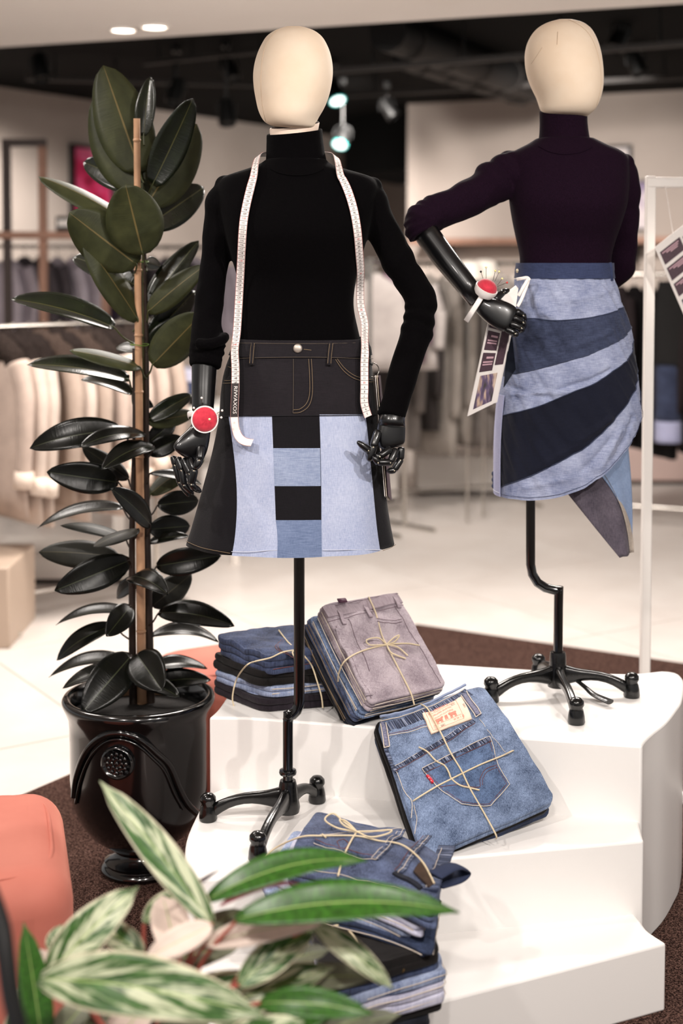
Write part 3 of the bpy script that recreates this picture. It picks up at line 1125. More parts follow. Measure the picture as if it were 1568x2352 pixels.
# forearm, hand on the hip
v, f = g_tube([at(968, 520, 3.49), at(985, 545, 3.485), at(1020, 592, 3.465), at(1070, 655, 3.445), at(1098, 690, 3.435)], [.031, .0315, .030, .0265, .024], 20)
obj('forearm', v, f, ARM, M2)
hand(M2, [(1092, 684, 3.436, .023, .022, (.7, 0, .7)), (1106, 700, 3.432, .023, .02, (.6, 0, .8)), (1125, 712, 3.425, .03, .019, (.5, 0, .9)), (1148, 722, 3.42, .036, .018, (.4, .1, .9)), (1168, 733, 3.418, .036, .016, (.4, .2, .9)), (1178, 738, 3.418, .03, .012, (.4, .2, .9))],
     [[(1186, 716, 3.418, .0095), (1200, 724, 3.425, .0092), (1204, 742, 3.44, .008)],
      [(1180, 730, 3.412, .0095), (1200, 740, 3.416, .0092), (1202, 756, 3.43, .008)],
      [(1174, 744, 3.408, .0092), (1196, 753, 3.408, .009), (1198, 764, 3.42, .0075)],
      [(1164, 756, 3.408, .0088), (1182, 766, 3.405, .0085), (1186, 770, 3.415, .007)],
      [(1135, 688, 3.44, .011), (1155, 672, 3.455, .0095), (1172, 668, 3.47, .007)]])

# ------------------------------------------------------------------ wrapped skirt of diagonal bands
S2 = Body([(603, 1191, 1401, .098), (640, 1187, 1404, .102), (660, 1184, 1411, .106), (700, 1176, 1424, .114), (750, 1169, 1438, .122), (800, 1164, 1449, .127), (860, 1158, 1459, .13), (920, 1149, 1466, .132), (960, 1145, 1469, .132), (1010, 1142, 1466, .132), (1060, 1141, 1462, .132),
           (1120, 1141, 1458, .132), (1160, 1141, 1456, .132), (1290, 1141, 1452, .13)], Y2 - .005, 2.25)
D2 = {
    'band': denim('indigo waistband denim', '#20263f', '#3b4566', along='x', fade=.5, amount=.6),
    'light': denim('washed sky denim', '#566185', '#b0b7cf', along='x', fade=.6, amount=.6, fscale=16),
    'dark': denim('washed indigo denim', '#161b2d', '#444c66', along='x', fade=.6, amount=.6, fscale=14),
    'navy': denim('navy denim', '#080a17', '#14182a', along='x', fade=.4, amount=.7),
    'strip': denim('lilac denim', '#8b8fb2', '#b5b6d0', along='z', fade=.4, amount=.6),
    'pale': denim('clear pale denim', '#7388ac', '#9aaccb', along='z', fade=.4, amount=.6),
    'grey': denim('grey brown denim', '#3a3540', '#6d6570', along='z', fade=.7, amount=.6, fscale=12),
}
CUR = [
    [(1188, 641), (1240, 640), (1330, 638), (1403, 636)],
    [(1180, 734), (1224, 731), (1275, 736), (1326, 733), (1377, 724), (1424, 705)],
    [(1160, 862), (1200, 855), (1241, 846), (1326, 822), (1390, 796), (1440, 760)],
    [(1152, 956), (1200, 944), (1241, 932), (1326, 896), (1403, 855), (1448, 806)],
    [(1150, 1120), (1200, 1101), (1241, 1083), (1326, 1038), (1403, 970), (1460, 862)],
    [(1142, 1134), (1180, 1146), (1228, 1149), (1300, 1137), (1360, 1108), (1398, 1078), (1437, 1032), (1468, 962)],
]


def curve_tz(c):
    """pixel curve -> table theta(descending) -> z on the skirt, extended flat round the sides"""
    tab = []
    for px, py in c:
        a, z, _ = S2.hit(px, py)
        tab.append((a, z))
    tab = sorted(tab)
    # drop duplicate thetas
    out = [tab[0]]
    for t in tab[1:]:
        if t[0] - out[-1][0] > .02:
            out.append(t)
    return out


TZ = [curve_tz(c) for c in CUR]


def zcurve(i, a):
    t = TZ[i]
    if a < t[0][0]:
        s = (t[1][1] - t[0][1]) / (t[1][0] - t[0][0])
        return t[0][1] + max(-.35, min(.35, s)) * (a - t[0][0])
    return lerp_table(t, min(a, t[-1][0]))[0]


CREASE = []
for p0, p1, amp, wd in (((1195, 715), (1262, 722), .005, .009), ((1230, 700), (1285, 735), .004, .009), ((1165, 880), (1260, 915), -.006, .007), ((1180, 905), (1300, 900), .007, .006), ((1260, 905), (1400, 850), -.006, .006), ((1240, 1075), (1330, 1020), .004, .006),
                        ((1330, 1010), (1400, 960), .006, .007), ((1340, 1080), (1400, 1010), -.005, .007), ((1375, 1075), (1420, 990), .006, .007), ((1410, 1050), (1450, 960), -.005, .006), ((1210, 1120), (1300, 1100), .004, .008), ((1300, 690), (1400, 665), .004, .008),
                        ((1210, 790), (1290, 770), -.004, .008), ((1300, 800), (1400, 760), .004, .007), ((1220, 650), (1240, 700), .004, .007)):
    a0, z0, _ = S2.hit(*p0)
    a1, z1, _ = S2.hit(*p1)
    CREASE.append((a0 * .14, z0, a1 * .14, z1, amp, wd))


def crease(a, z):
    s = 0.0
    x = a * .14
    for x0, y0, x1, y1, amp, wd in CREASE:
        dx, dy = x1 - x0, y1 - y0
        t = max(0, min(1, ((x - x0) * dx + (z - y0) * dy) / (dx * dx + dy * dy)))
        d = ((x - x0 - dx * t) ** 2 + (z - y0 - dy * t) ** 2) ** .5
        if d < 3 * wd:
            s += amp * math.exp(-(d / wd) ** 2)
    return s


def fold2(a, z):
    return crease(a, z) + .006 * noise.noise(Vector((a * 1.3 + z * 5, z * 20 - a * 5, 3.1))) + .0035 * noise.noise(Vector((a * 3, z * 52 - a * 12, 1.1)))


A0, A1 = -.45, pi + .35
zt2 = at(1296, 606, 3.5).z
# backing shell, closed round the back
N = 72
rings = []
for i in range(28):
    s = i / 27
    r = []
    for j in range(N):
        a = 2 * pi * j / N
        aa = a if a <= pi + .5 else (a - 2 * pi if a > 2 * pi - .5 else None)
        zl = zcurve(5, aa) if aa is not None else None
        if zl is None:
            u = (a - pi - .5) / (pi - 1.0)
            zl = zcurve(5, pi + .5) * (1 - u) + zcurve(5, -.5) * u
        r.append(S2.pt(a, zt2 + (zl - zt2) * s, -.007))
    rings.append(r)
skirt2 = obj('skirt', *g_loft(rings, False), D2['dark'], M2)
so = skirt2.modifiers.new('solid', 'SOLIDIFY')
so.thickness = .002
for i, (u, l, key, nv) in enumerate(((0, 1, 'light', 22), (1, 2, 'dark', 26), (2, 3, 'light', 24), (3, 4, 'navy', 30), (4, 5, 'light', 28))):
    panel('denim_band', S2, 110, (lambda t, s, u=u, l=l: (A0 + (A1 - A0) * t, zcurve(u, A0 + (A1 - A0) * t) * (1 - s) + zcurve(l, A0 + (A1 - A0) * t) * s), nv), D2[key], skirt2, .0035 + .0006 * (i % 2), .002,
          lambda t, s, u=u, l=l: fold2(A0 + (A1 - A0) * t, zcurve(u, A0 + (A1 - A0) * t) * (1 - s) + zcurve(l, A0 + (A1 - A0) * t) * s))
    if u:
        tube('seam_ridge', [S2.pt(A0 + (A1 - A0) * q / 50, zcurve(u, A0 + (A1 - A0) * q / 50), .0048 + fold2(A0 + (A1 - A0) * q / 50, zcurve(u, A0 + (A1 - A0) * q / 50))) for q in range(51)], .0013, D2['dark'], skirt2, 6)
zb0, zb1 = at(1296, 604, 3.5).z, at(1296, 640, 3.5).z
panel('waistband', S2, 90, (lambda t, s: (2 * pi * t, zb0 + (zb1 - zb0) * s), 5), D2['band'], skirt2, .007, .004, lambda t, s: .0012 * noise.noise(Vector((t * 30, s * 3, 0))))
# lilac side strip with turned hem
a_l = S2.hit(1158, 1000)[0]
zs0, zs1 = at(1150, 905, 3.6).z, at(1150, 1134, 3.6).z
panel('denim_strip', S2, 6, (lambda t, s: (a_l + .02 + (pi + .35 - a_l) * t, zs0 + (zs1 - zs0) * s), 14), D2['strip'], skirt2, .0095, .002)
tube('stitching', [S2.pt(a_l + .02 + (pi - a_l) * q / 10, at(1150, 1125, 3.6).z, .0105) for q in range(11)], .0007, MATS['pale stitching'], skirt2, 5)
# hem seam line
tube('stitching', [S2.pt(A0 + (A1 - A0) * q / 60, zcurve(5, A0 + (A1 - A0) * q / 60) + .008, .0062 + fold2(A0 + (A1 - A0) * q / 60, zcurve(5, A0 + (A1 - A0) * q / 60))) for q in range(4, 61)], .0005, D2['band'], skirt2, 5)
# frayed left corner
for i in range(5):
    p = at(1134 + 2 * (i % 2), 1088 + 7 * i, Y2 + .02)
    obj('frayed_edge', *g_ball(p, .0065, 5, 1.2), D2['dark'], skirt2)
# button tab and loop
q = [S2.hit(px, py, .007)[2] for px, py in ((1394, 603), (1397, 620), (1398, 645))]
v, f = g_tube(q, .0045, 8, True, .5, (0, -1, 0))
obj('belt_loop', v, f, D2['band'], skirt2)
_, _, bp = S2.hit(1194, 622, .006)
obj('button', *g_lathe(bp, [(.001, .003), (.005, .002), (.006, 0), (.001, -.001)], 14, (-.6, -1, 0)), PIN, skirt2)


# ------------------------------------------------------------------ hanging pointed tail
def tail_pt(u, v):
    """u across (0 left lower edge .. 1 right edge), v down (0 top .. 1 point)"""
    top_l, top_r = at(1292, 1120, 3.53), at(1441, 1020, 3.66)
    low_l, low_r = at(1424, 1281, 3.56), at(1451, 1268, 3.60)
    top = top_l.lerp(top_r, u)
    low = low_l.lerp(low_r, u)
    p = top.lerp(low, v)
    p.y -= .03 * sin(pi * min(1, u * 1.2)) * (1 - v * .6) + .006 * sin(9 * u + 3 * v)
    p.x += .008 * sin(pi * v) * (u - .2)
    return p


def tail_panel(name, u0, u1, m, off, nu=12, nv=24):
    vs, fs = [], []
    for i in range(nv + 1):
        for j in range(nu + 1):
            v = i / nv
            a, b = u0(v), u1(v)
            p = tail_pt(a + (b - a) * j / nu, v)
            p.y -= off
            vs.append(p)
    w = nu + 1
    for i in range(nv):
        for j in range(nu):
            fs.append((i * w + j, (i + 1) * w + j, (i + 1) * w + j + 1, i * w + j + 1))
    o = obj(name, vs, fs, m, skirt2)
    s = o.modifiers.new('solid', 'SOLIDIFY')
    s.thickness = .002
    return o


tail_panel('skirt_tail', lambda v: 0.0, lambda v: .52 + .40 * v, D2['grey'], 0)
tail_panel('skirt_tail', lambda v: .46 + .46 * v, lambda v: 1.0, D2['pale'], .004)
LINING = denim('ecru lining', '#8b8078', '#c3b7aa', along='z', fade=.6, amount=.6, fscale=30)
tail_panel('tail_lining', lambda v: .52 + .33 * v, lambda v: .55 + .42 * max(0, v - .45) * 1.0 + .33 * v if v > .45 else .52 + .33 * v, LINING, .007, 6)

# ------------------------------------------------------------------ stand with swan-neck pole
zt = at(1218, 1060, pb2.y).z
pts = [Vector((at(1218, 1150, pb2.y).x, pb2.y, zt))] + [at(px, py, pb2.y) for px, py in ((1218, 1150), (1218, 1240), (1218, 1296), (1222, 1318), (1234, 1338), (1252, 1350), (1272, 1355), (1287, 1357))]
tube('pole', pts, .0118, BLACK_GLOSS, M2, 18)
tube('lower_pole', [at(1283, 1347, pb2.y), at(1282, 1400, pb2.y), at(1281, 1510, pb2.y)], .0118, BLACK_GLOSS, M2, 18)
zs_ = at(1281, 1497, pb2.y).z - ZT
lathe('socket', (pb2.x, pb2.y, ZT), [(.012, .022), (.025, .02), (.027, .032), (.024, .05), (.0215, .08), (.0205, zs_ - .008), (.0185, zs_), (.0125, zs_)], BLACK_IRON, M2, 24)
for px, py in ((1127, 1612), (1450, 1601), (1323, 1662), (1236, 1556)):
    iron_leg(M2, pb2, onz(px, py, ZT), ZT)
fo, fo2 = onz(1400, 1625, ZT), onz(1310, 1592, ZT)
pd = (fo - fo2)
tube('pedal', [fo2 + Vector((0, 0, .045)), fo2 + pd * .35 + Vector((0, 0, .03)), fo2 + pd * .6 + Vector((0, 0, .018)), fo + Vector((0, 0, .014))], [.008, .0075, .01, .013], BLACK_IRON, M2, 12, 14, .5)
tube('thumb_screw', [at(1300, 1534, pb2.y), at(1311, 1534, pb2.y)], .005, BLACK_IRON, M2, 10)
# ================================================================== leaves
def leaf_geo(B, T, W, app, side=1, sag=.12, vfold=.18, curl=0.0, nt=16, tipl=.1, shape=(.85, .8), roll=0.0):
    """blade from B to T, true width W, apparent width app (as seen), normal leaning to the viewer and up"""
    B, T = Vector(B), Vector(T)
    ax = T - B
    L = ax.length
    d = ax.normalized()
    view = (CAMP - (B + T) / 2).normalized()
    v = (view - d * view.dot(d))
    v = v.normalized() if v.length > 1e-3 else d.orthogonal().normalized()
    u = d.cross(v)
    if u.z < 0:
        u = -u
    c = max(.05, min(1, app / W))
    n = (v * c + u * sqrt(1 - c * c)).normalized() * side
    if roll:
        n = Matrix.Rotation(roll, 3, d) @ n
    s = d.cross(n).normalized()
    cols = (-1, -.72, -.36, -.03, .03, .36, .72, 1)
    vs, fs, uv, mi = [], [], [], []
    nup = n if n.z > 0 else -n
    for i in range(nt + 1):
        t = i / nt
        w = W / 2 * (max(0, sin(pi * min(1, t * .97 + .015) ** shape[0]))) ** shape[1]
        if t > 1 - tipl:
            w *= ((1 - t) / tipl) ** .6
        w = max(w, .0006)
        p = B + ax * t + nup * (sag * L * 4 * t * (1 - t)) + Vector((0, 0, -1)) * (curl * L * t * t)
        for cc in cols:
            q = p + s * (cc * w) + n * (vfold * w * abs(cc) ** 1.4) + n * (.012 * L * sin(9 * t + 2 * cc) * abs(cc) * .35)
            vs.append(q)
            uv.append((cc * .5 + .5, t))
    m = len(cols)
    for i in range(nt):
        for j in range(m - 1):
            fs.append((i * m + j, i * m + j + 1, (i + 1) * m + j + 1, (i + 1) * m + j))
            mi.append(1 if j == 3 else 0)
    return vs, fs, uv, mi


def leaf(name, parent, mats, th=.0009, **kw):
    vs, fs, uv, mi = leaf_geo(**kw)
    o = obj(name, vs, fs, mats, parent, True, uv)
    o.data.polygons.foreach_set('material_index', mi)
    s = o.modifiers.new('solid', 'SOLIDIFY')
    s.thickness = th
    s.offset = 0
    if len(mats) > 2:
        s.material_offset = 2
        s.material_offset_rim = 0
    return o


def rubber_leaf_mat(name, a, b, rough, spec, coat):
    k = NT(name)
    k.set(Roughness=rough)
    k.b.inputs['Specular IOR Level'].default_value = spec
    k.b.inputs['Coat Weight'].default_value = coat
    k.b.inputs['Coat Roughness'].default_value = .12
    v = k.coord('UV', (3, 46, 1), (0, 0, 0))
    nn = k.noise(v, 1.0, 3)
    k.l(k.ramp(k.noise(k.coord('UV', (2, 3, 1)), 1.4, 3), [(.3, lin(a)), (.7, lin(b))]), k.b.inputs['Base Color'])
    k.bump(nn, .28, .0016)
    return k.m


RL = [rubber_leaf_mat('rubber leaf top', '#11150e', '#1f2615', .25, .4, .05), mat('rubber leaf midrib', '#4c4a24', .4),
      rubber_leaf_mat('rubber leaf underside', '#2b2f18', '#3f4226', .5, .3, 0), mat('rubber leaf midrib below', '#6a5c33', .5)]
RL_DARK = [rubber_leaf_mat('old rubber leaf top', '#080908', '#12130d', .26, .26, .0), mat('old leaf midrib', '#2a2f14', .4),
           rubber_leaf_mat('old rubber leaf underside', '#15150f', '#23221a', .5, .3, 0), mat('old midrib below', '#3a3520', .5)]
STEM = mat('brown stem', '#2b1d15', .6, var=.3, vscale=40)
STEMG = mat('green stem', '#3b3f1c', .5, var=.3, vscale=40)
BAMBOO = mat('bamboo', '#c79b78', .5, var=.18, vscale=14)

YP = 3.72
POTC = onz(322, 1996, .014)
pot = empty('plant_pot', (POTC.x, POTC.y, .014), 'glossy black urn with arched swags and a flower medallion on the rug', 'plant pot')


def pz(py):
    return at(318, py, YP).z


prof = [(.0, .0), (.098, 0), (.103, .006), (.103, .014), (.094, .02), (.09, .024), (.092, .03), (.084, .036), (.07, .046), (.066, .056), (.074, .066), (.098, .082), (.128, .105), (.153, .14), (.172, .185), (.178, .225), (.178, .27),
        (.178, .33), (.179, .385), (.181, .41), (.189, .43), (.196, .445), (.198, .455), (.193, .463), (.182, .466), (.172, .457), (.165, .42), (.16, .40), (.0, .395)]
body_pot = lathe('urn', (POTC.x, POTC.y, .014), prof, BLACK_GLOSS, pot, 56, None, 60)
SOIL = mat('dark soil', '#120d0a', .95, bump=.8, bscale=90)
lathe('soil', (POTC.x, POTC.y, .014), [(.0, .40), (.163, .40), (.163, .412), (.0, .418)], SOIL, pot, 40)


class PotSurf:
    def at(s, px, py, off=0.0):
        Y = YP - .17
        for _ in range(8):
            p = at(px, py, Y)
            h = p.z - .014
            r = lerp_table([(b, a) for a, b in prof[11:20]], h)[0] + off
            dx = max(-.97 * r, min(.97 * r, p.x - POTC.x))
            Y = POTC.y - sqrt(r * r - dx * dx)
        return at(px, py, Y)


ps = PotSurf()
sw_pts = [(170, 1830), (175, 1785), (193, 1735), (217, 1704), (250, 1686), (285, 1685), (325, 1700), (360, 1730), (390, 1760), (412, 1812), (432, 1848), (458, 1872)]
pp = [ps.at(a, b, .004) for a, b in cr(sw_pts, 50)]
tube('swag', pp, .0085, BLACK_GLOSS, pot, 12)
pp = [ps.at(a, b, .003) for a, b in cr([(174, 1845), (184, 1795), (202, 1748), (225, 1718), (252, 1701), (283, 1700), (318, 1714), (350, 1742), (378, 1772), (400, 1822), (420, 1858)], 40)]
tube('swag', pp, .004, BLACK_GLOSS, pot, 10)
mc = ps.at(270, 1752, .004)
mn = (mc - Vector((POTC.x, POTC.y, mc.z))).normalized()
v, f = g_lathe(mc, [(.001, .004), (.03, .004), (.033, .006), (.037, .010), (.041, .008), (.043, 0), (.043, -.02)], 30, mn)
med = obj('medallion', v, f, BLACK_GLOSS, pot, True, None, 60)
e1 = mn.cross(Vector((0, 0, 1))).normalized()
e2 = mn.cross(e1)
pet_mesh = None
for ring, cnt, rr in ((.024, 12, .0055), (.013, 8, .005), (0, 1, .006)):
    for i in range(cnt):
        a = 2 * pi * i / cnt
        obj('petal_bead', *g_ball(mc + mn * .006 + e1 * (ring * cos(a)) + e2 * (ring * sin(a)), rr, 5), BLACK_GLOSS, med)

plant = empty('rubber_plant', (POTC.x, POTC.y, .42), 'tall rubber plant tied to a bamboo cane in the black urn', 'plant')
ck = [at(314, 272, YP - .055), at(316, 500, YP - .035), at(317, 700, YP - .02), at(321, 1100, YP - .02), at(325, 1560, YP - .01), Vector((at(326, 1600, YP).x, YP, .41))]
cane = tube('bamboo_cane', ck, [.0085, .0088, .0092, .0105, .0125, .0125], BAMBOO, plant, 14, 40)
for py in (322, 470, 620, 770, 900, 1050, 1190, 1330, 1450):
    x = 314 + (py - 272) * .0085
    lathe('cane_node', at(x, py, YP - .02 - max(0, (650 - py)) * .0001), [(.0088 + (py - 272) * 2e-6, -.004), (.0105 + (py - 272) * 2.6e-6, 0), (.0088 + (py - 272) * 2e-6, .004)], BAMBOO, cane, 14)


def stem(px0, py0, px1, r0, r1, m, Y):
    pts = [at(px0 + (px1 - px0) * t, py0 + (1610 - py0) * t, Y) for t in (0, .25, .5, .75, 1)]
    pts[-1].z = .41
    return tube('stem', [p + Vector((.003 * sin(i * 2), 0, 0)) for i, p in enumerate(pts)], [r0, r0 * .8 + r1 * .2, (r0 + r1) / 2, r1 * .9, r1], m, plant, 12, 40)


stem(331, 575, 343, .0055, .0125, STEM, YP + .005)
stem(308, 800, 303, .005, .0105, STEM, YP - .01)
stem(327, 420, 331, .004, .006, STEMG, YP + .005)
tie = mat('green tie', '#5c7a2a', .6)
for py, a in ((601, 12), (792, 16)):
    q = [at(320, py, YP - .02) + Vector((.024 * cos(t), .02 * sin(t), .002 * sin(2 * t))) for t in [2 * pi * i / 20 for i in range(21)]]
    tube('plant_tie', q, .0013, tie, plant, 6)

PXM = YP / F   # metres per pixel at the plant
LEAVES = [
    # base px,py, tip px,py, apparent width px, depth of tip, side, sag, set (0 young, 1 old)
    (322, 395, 237, 150, 130, .05, -1, .05, 0), (322, 435, 226, 211, 142, .05, -1, .0, 0), (330, 312, 345, 177, 46, .02, 1, .05, 0),
    (350, 425, 443, 226, 78, -.05, 1, .10, 0), (338, 470, 452, 285, 122, .05, -1, .05, 0), (330, 430, 192, 372, 70, .10, 1, .08, 0),
    (338, 520, 468, 430, 85, .10, 1, .06, 0), (300, 515, 88, 405, 44, .03, -1, .08, 0), (328, 585, 288, 424, 128, -.06, -1, .04, 0),
    (314, 608, 158, 488, 122, -.07, -1, .06, 0), (317, 735, 192, 552, 66, -.06, -1, .04, 0), (310, 655, 168, 590, 62, .1, 1, .05, 0),
    (341, 705, 456, 553, 56, .06, 1, .05, 0), (340, 716, 470, 610, 58, -.02, -1, .05, 0), (338, 785, 448, 668, 62, .08, 1, .06, 0), (337, 795, 436, 724, 52, .03, 1, .06, 0),
    (350, 838, 462, 722, 92, -.06, -1, .06, 0), (262, 752, 24, 687, 52, -.03, 1, .05, 0), (322, 843, 159, 805, 34, -.06, -1, .03, 0), (296, 872, 62, 838, 44, -.02, 1, .05, 0),
    (303, 905, 186, 872, 30, .05, 1, .08, 0), (324, 805, 268, 797, 28, .08, 1, .05, 0), (334, 600, 368, 612, 32, .08, 1, .05, 0),
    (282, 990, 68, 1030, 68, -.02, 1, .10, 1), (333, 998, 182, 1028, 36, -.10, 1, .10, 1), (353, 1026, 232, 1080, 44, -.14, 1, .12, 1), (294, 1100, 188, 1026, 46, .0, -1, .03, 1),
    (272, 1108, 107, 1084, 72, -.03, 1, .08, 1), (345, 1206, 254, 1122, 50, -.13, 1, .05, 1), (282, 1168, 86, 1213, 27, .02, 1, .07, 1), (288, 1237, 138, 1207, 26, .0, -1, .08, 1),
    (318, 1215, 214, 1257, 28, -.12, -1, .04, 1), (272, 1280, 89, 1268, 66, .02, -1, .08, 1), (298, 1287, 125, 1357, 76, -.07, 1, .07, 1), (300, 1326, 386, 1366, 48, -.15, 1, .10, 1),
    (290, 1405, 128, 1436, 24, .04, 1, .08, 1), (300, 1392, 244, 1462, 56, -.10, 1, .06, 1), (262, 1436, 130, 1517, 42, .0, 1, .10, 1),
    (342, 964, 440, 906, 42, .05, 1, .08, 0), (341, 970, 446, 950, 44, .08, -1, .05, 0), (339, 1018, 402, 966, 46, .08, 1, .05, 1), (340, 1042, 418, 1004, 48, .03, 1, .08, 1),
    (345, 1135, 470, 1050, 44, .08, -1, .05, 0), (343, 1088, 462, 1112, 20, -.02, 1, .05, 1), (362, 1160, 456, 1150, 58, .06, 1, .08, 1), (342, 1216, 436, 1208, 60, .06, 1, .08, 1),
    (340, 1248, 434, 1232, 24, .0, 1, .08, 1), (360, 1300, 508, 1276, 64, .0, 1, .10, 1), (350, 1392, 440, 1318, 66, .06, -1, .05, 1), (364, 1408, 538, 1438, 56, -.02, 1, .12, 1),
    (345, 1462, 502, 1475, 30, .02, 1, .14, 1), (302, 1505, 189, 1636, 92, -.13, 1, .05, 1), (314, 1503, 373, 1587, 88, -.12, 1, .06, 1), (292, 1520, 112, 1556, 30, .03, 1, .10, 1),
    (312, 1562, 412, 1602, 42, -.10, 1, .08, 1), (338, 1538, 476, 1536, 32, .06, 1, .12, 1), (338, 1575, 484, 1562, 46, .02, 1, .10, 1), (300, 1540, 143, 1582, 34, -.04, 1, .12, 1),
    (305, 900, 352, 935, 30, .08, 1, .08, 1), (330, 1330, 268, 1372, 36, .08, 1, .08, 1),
]
for i, (bx, by, tx, ty, w, dy, side, sag, st) in enumerate(LEAVES):
    yb = YP - .01 + (-.02 if dy < 0 else .02)
    if i == 8:
        yb = YP - .09   # stands in front of the cane
    elif i == 9:
        yb = YP - .06
    elif dy <= -.1:
        yb = YP - .05
    B, T = at(bx, by, yb), at(tx, ty, yb + dy)
    L = (T - B).length
    W = max(w * PXM, .36 * L)
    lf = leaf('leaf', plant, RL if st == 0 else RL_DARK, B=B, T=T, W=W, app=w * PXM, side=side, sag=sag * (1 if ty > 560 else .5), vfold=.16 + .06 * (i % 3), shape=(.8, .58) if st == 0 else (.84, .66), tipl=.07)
    sx = (337 if bx >= 322 else 306) + (-6 if by < 560 else 0)
    root = at(sx, by + 22 + abs(bx - sx) * .35, YP)
    tube('petiole', [root, root.lerp(B, .55) + Vector((0, 0, -.006)), B, B + (T - B) * .06], [.0028, .0024, .0022, .001], STEMG if st == 0 else STEM, plant, 7, 10)

# ================================================================== foreground variegated plant
k = NT('variegated leaf')
k.set(Roughness=.38)
k.b.inputs['Specular IOR Level'].default_value = .35
tc = k.t.nodes.new('ShaderNodeTexCoord')
sp = k.t.nodes.new('ShaderNodeSeparateXYZ')
k.l(tc.outputs['UV'], sp.inputs[0])
absx = k.math('ABSOLUTE', k.math('SUBTRACT', sp.outputs['X'], .5))
oi = k.t.nodes.new('ShaderNodeObjectInfo')
cb = k.t.nodes.new('ShaderNodeCombineXYZ')
k.l(k.math('SUBTRACT', k.math('MULTIPLY', sp.outputs['Y'], 3.6), k.math('MULTIPLY', absx, 3.0)), cb.inputs[0])
k.l(k.math('MULTIPLY', sp.outputs['X'], 1.6), cb.inputs[1])
k.l(k.math('MULTIPLY', oi.outputs['Random'], 37.0), cb.inputs[2])
n1 = k.noise(cb.outputs[0], 1.5, 4, .65)
green = k.ramp(k.noise(cb.outputs[0], 6, 2), [(.3, lin('#24421a')), (.7, lin('#4a7434'))])
col = k.mix(k.ramp(n1, [(.47, (0, 0, 0)), (.56, (1, 1, 1))]), green, lin('#c9cfae'))
edge = k.ramp(absx, [(.44, (0, 0, 0)), (.475, (1, 1, 1))])
col = k.mix(edge, col, lin('#dcd3b8'))
k.l(col, k.b.inputs['Base Color'])
k.bump(k.noise(k.coord('UV', (3, 40, 1)), 1, 2), .2, .001)
VAR = k.m
k = NT('deep green leaf')
k.set(Roughness=.35)
k.l(k.ramp(k.noise(k.coord('UV', (3, 22, 1)), 1.5, 3), [(.3, lin('#20400f')), (.7, lin('#3c7020'))]), k.b.inputs['Base Color'])
k.bump(k.noise(k.coord('UV', (3, 40, 1)), 1, 2), .2, .001)
DEEP = k.m
RIB = mat('light green midrib', '#9fb56a', .45)
PINKU = mat('pale pink leaf underside', '#e3cfc2', .5, var=.1, vscale=30)
GREYU = mat('olive leaf underside', '#6d705a', .5, var=.3, vscale=25)
PSTEM = mat('pink stem', '#c2685a', .45, var=.2, vscale=30)
fg = empty('variegated_houseplant', (-.34, 2.08, .36), 'blurred green and cream striped houseplant in the near foreground', 'plant')
V1 = [VAR, RIB, PINKU, RIB]
V2 = [DEEP, RIB, PINKU, mat('pink rib', '#c05060', .5)]
V3 = [PINKU, RIB, PINKU, RIB]
V4 = [GREYU, RIB, GREYU, RIB]
YF = 2.05
VR = [mat('wine red leaf edge', '#a3283c', .5)] * 4
FG = [
    # base, tip, width px, base depth, tip depth, set, sag, side, shape
    (486, 2122, 229, 1794, 76, .02, .10, V1, .03, 1), (470, 2070, 844, 1978, 64, .06, .14, V2, .14, 1), (540, 2112, 1054, 2096, 84, -.02, .02, V2, .11, 1),
    (92, 2248, 612, 2336, 122, -.10, -.16, V1, .11, 1), (100, 2420, 54, 2118, 66, -.04, .0, V2, .02, 1), (108, 2244, 318, 2036, 92, .0, .06, V1, .08, 1),
    (405, 2205, 372, 2056, 86, .0, .12, V3, .05, 1), (486, 2126, 330, 2205, 60, .0, -.03, V3, .04, 1), (470, 2168, 760, 2112, 58, .0, .02, V3, .08, 1),
    (716, 2122, 903, 2272, 52, .02, .0, V1, .10, 1), (548, 2262, 730, 2124, 74, -.02, .04, V1, .05, 1), (596, 2304, 858, 2330, 62, -.06, -.08, V2, .14, 1),
    (650, 2260, 858, 2244, 58, .05, .08, V4, .14, 1), (118, 2400, 225, 2276, 62, -.02, .02, V4, .08, 1), (210, 2400, 320, 2300, 40, .05, .04, V2, .06, 1),
    (120, 2190, 142, 2124, 44, .06, .08, V1, .03, 1), (330, 2120, 412, 2040, 46, .08, .14, V1, .03, 1), (330, 2230, 560, 2168, 70, .07, .10, V4, .10, 1),
    (380, 2330, 600, 2240, 80, .05, .06, V1, .10, 1), (500, 2420, 700, 2345, 70, -.08, -.1, V1, .12, 1), (600, 2230, 760, 2180, 50, .10, .12, V4, .12, 1),
    (300, 2420, 170, 2330, 60, .02, .04, V4, .08, 1), (330, 2440, 480, 2350, 80, -.10, -.12, V2, .12, 1), (240, 2300, 430, 2210, 70, .06, .10, V2, .10, 1), (640, 2420, 880, 2330, 46, .06, .1, V4, .12, 1),
    (470, 2340, 770, 2222, 84, .03, .05, V1, .12, 1), (600, 2440, 462, 2246, 84, .0, .02, V1, .06, 1), (400, 2300, 705, 2296, 92, .05, .06, V1, .12, 1), (560, 2400, 800, 2300, 76, .04, .06, V2, .12, 1),
    (330, 2190, 210, 2120, 60, .05, .08, V1, .08, 1), (700, 2400, 920, 2330, 60, .08, .1, V4, .12, 1), (240, 2420, 380, 2268, 80, .03, .03, V3, .06, 1), (430, 2160, 560, 2090, 44, .08, .12, V4, .1, 1),
    (505, 2082, 690, 2030, 16, .05, .09, VR, .08, 1), (20, 2420, 96, 2210, 60, .0, .02, V1, .04, 1), (160, 2260, 60, 2180, 50, .05, .06, V3, .06, 1),
]
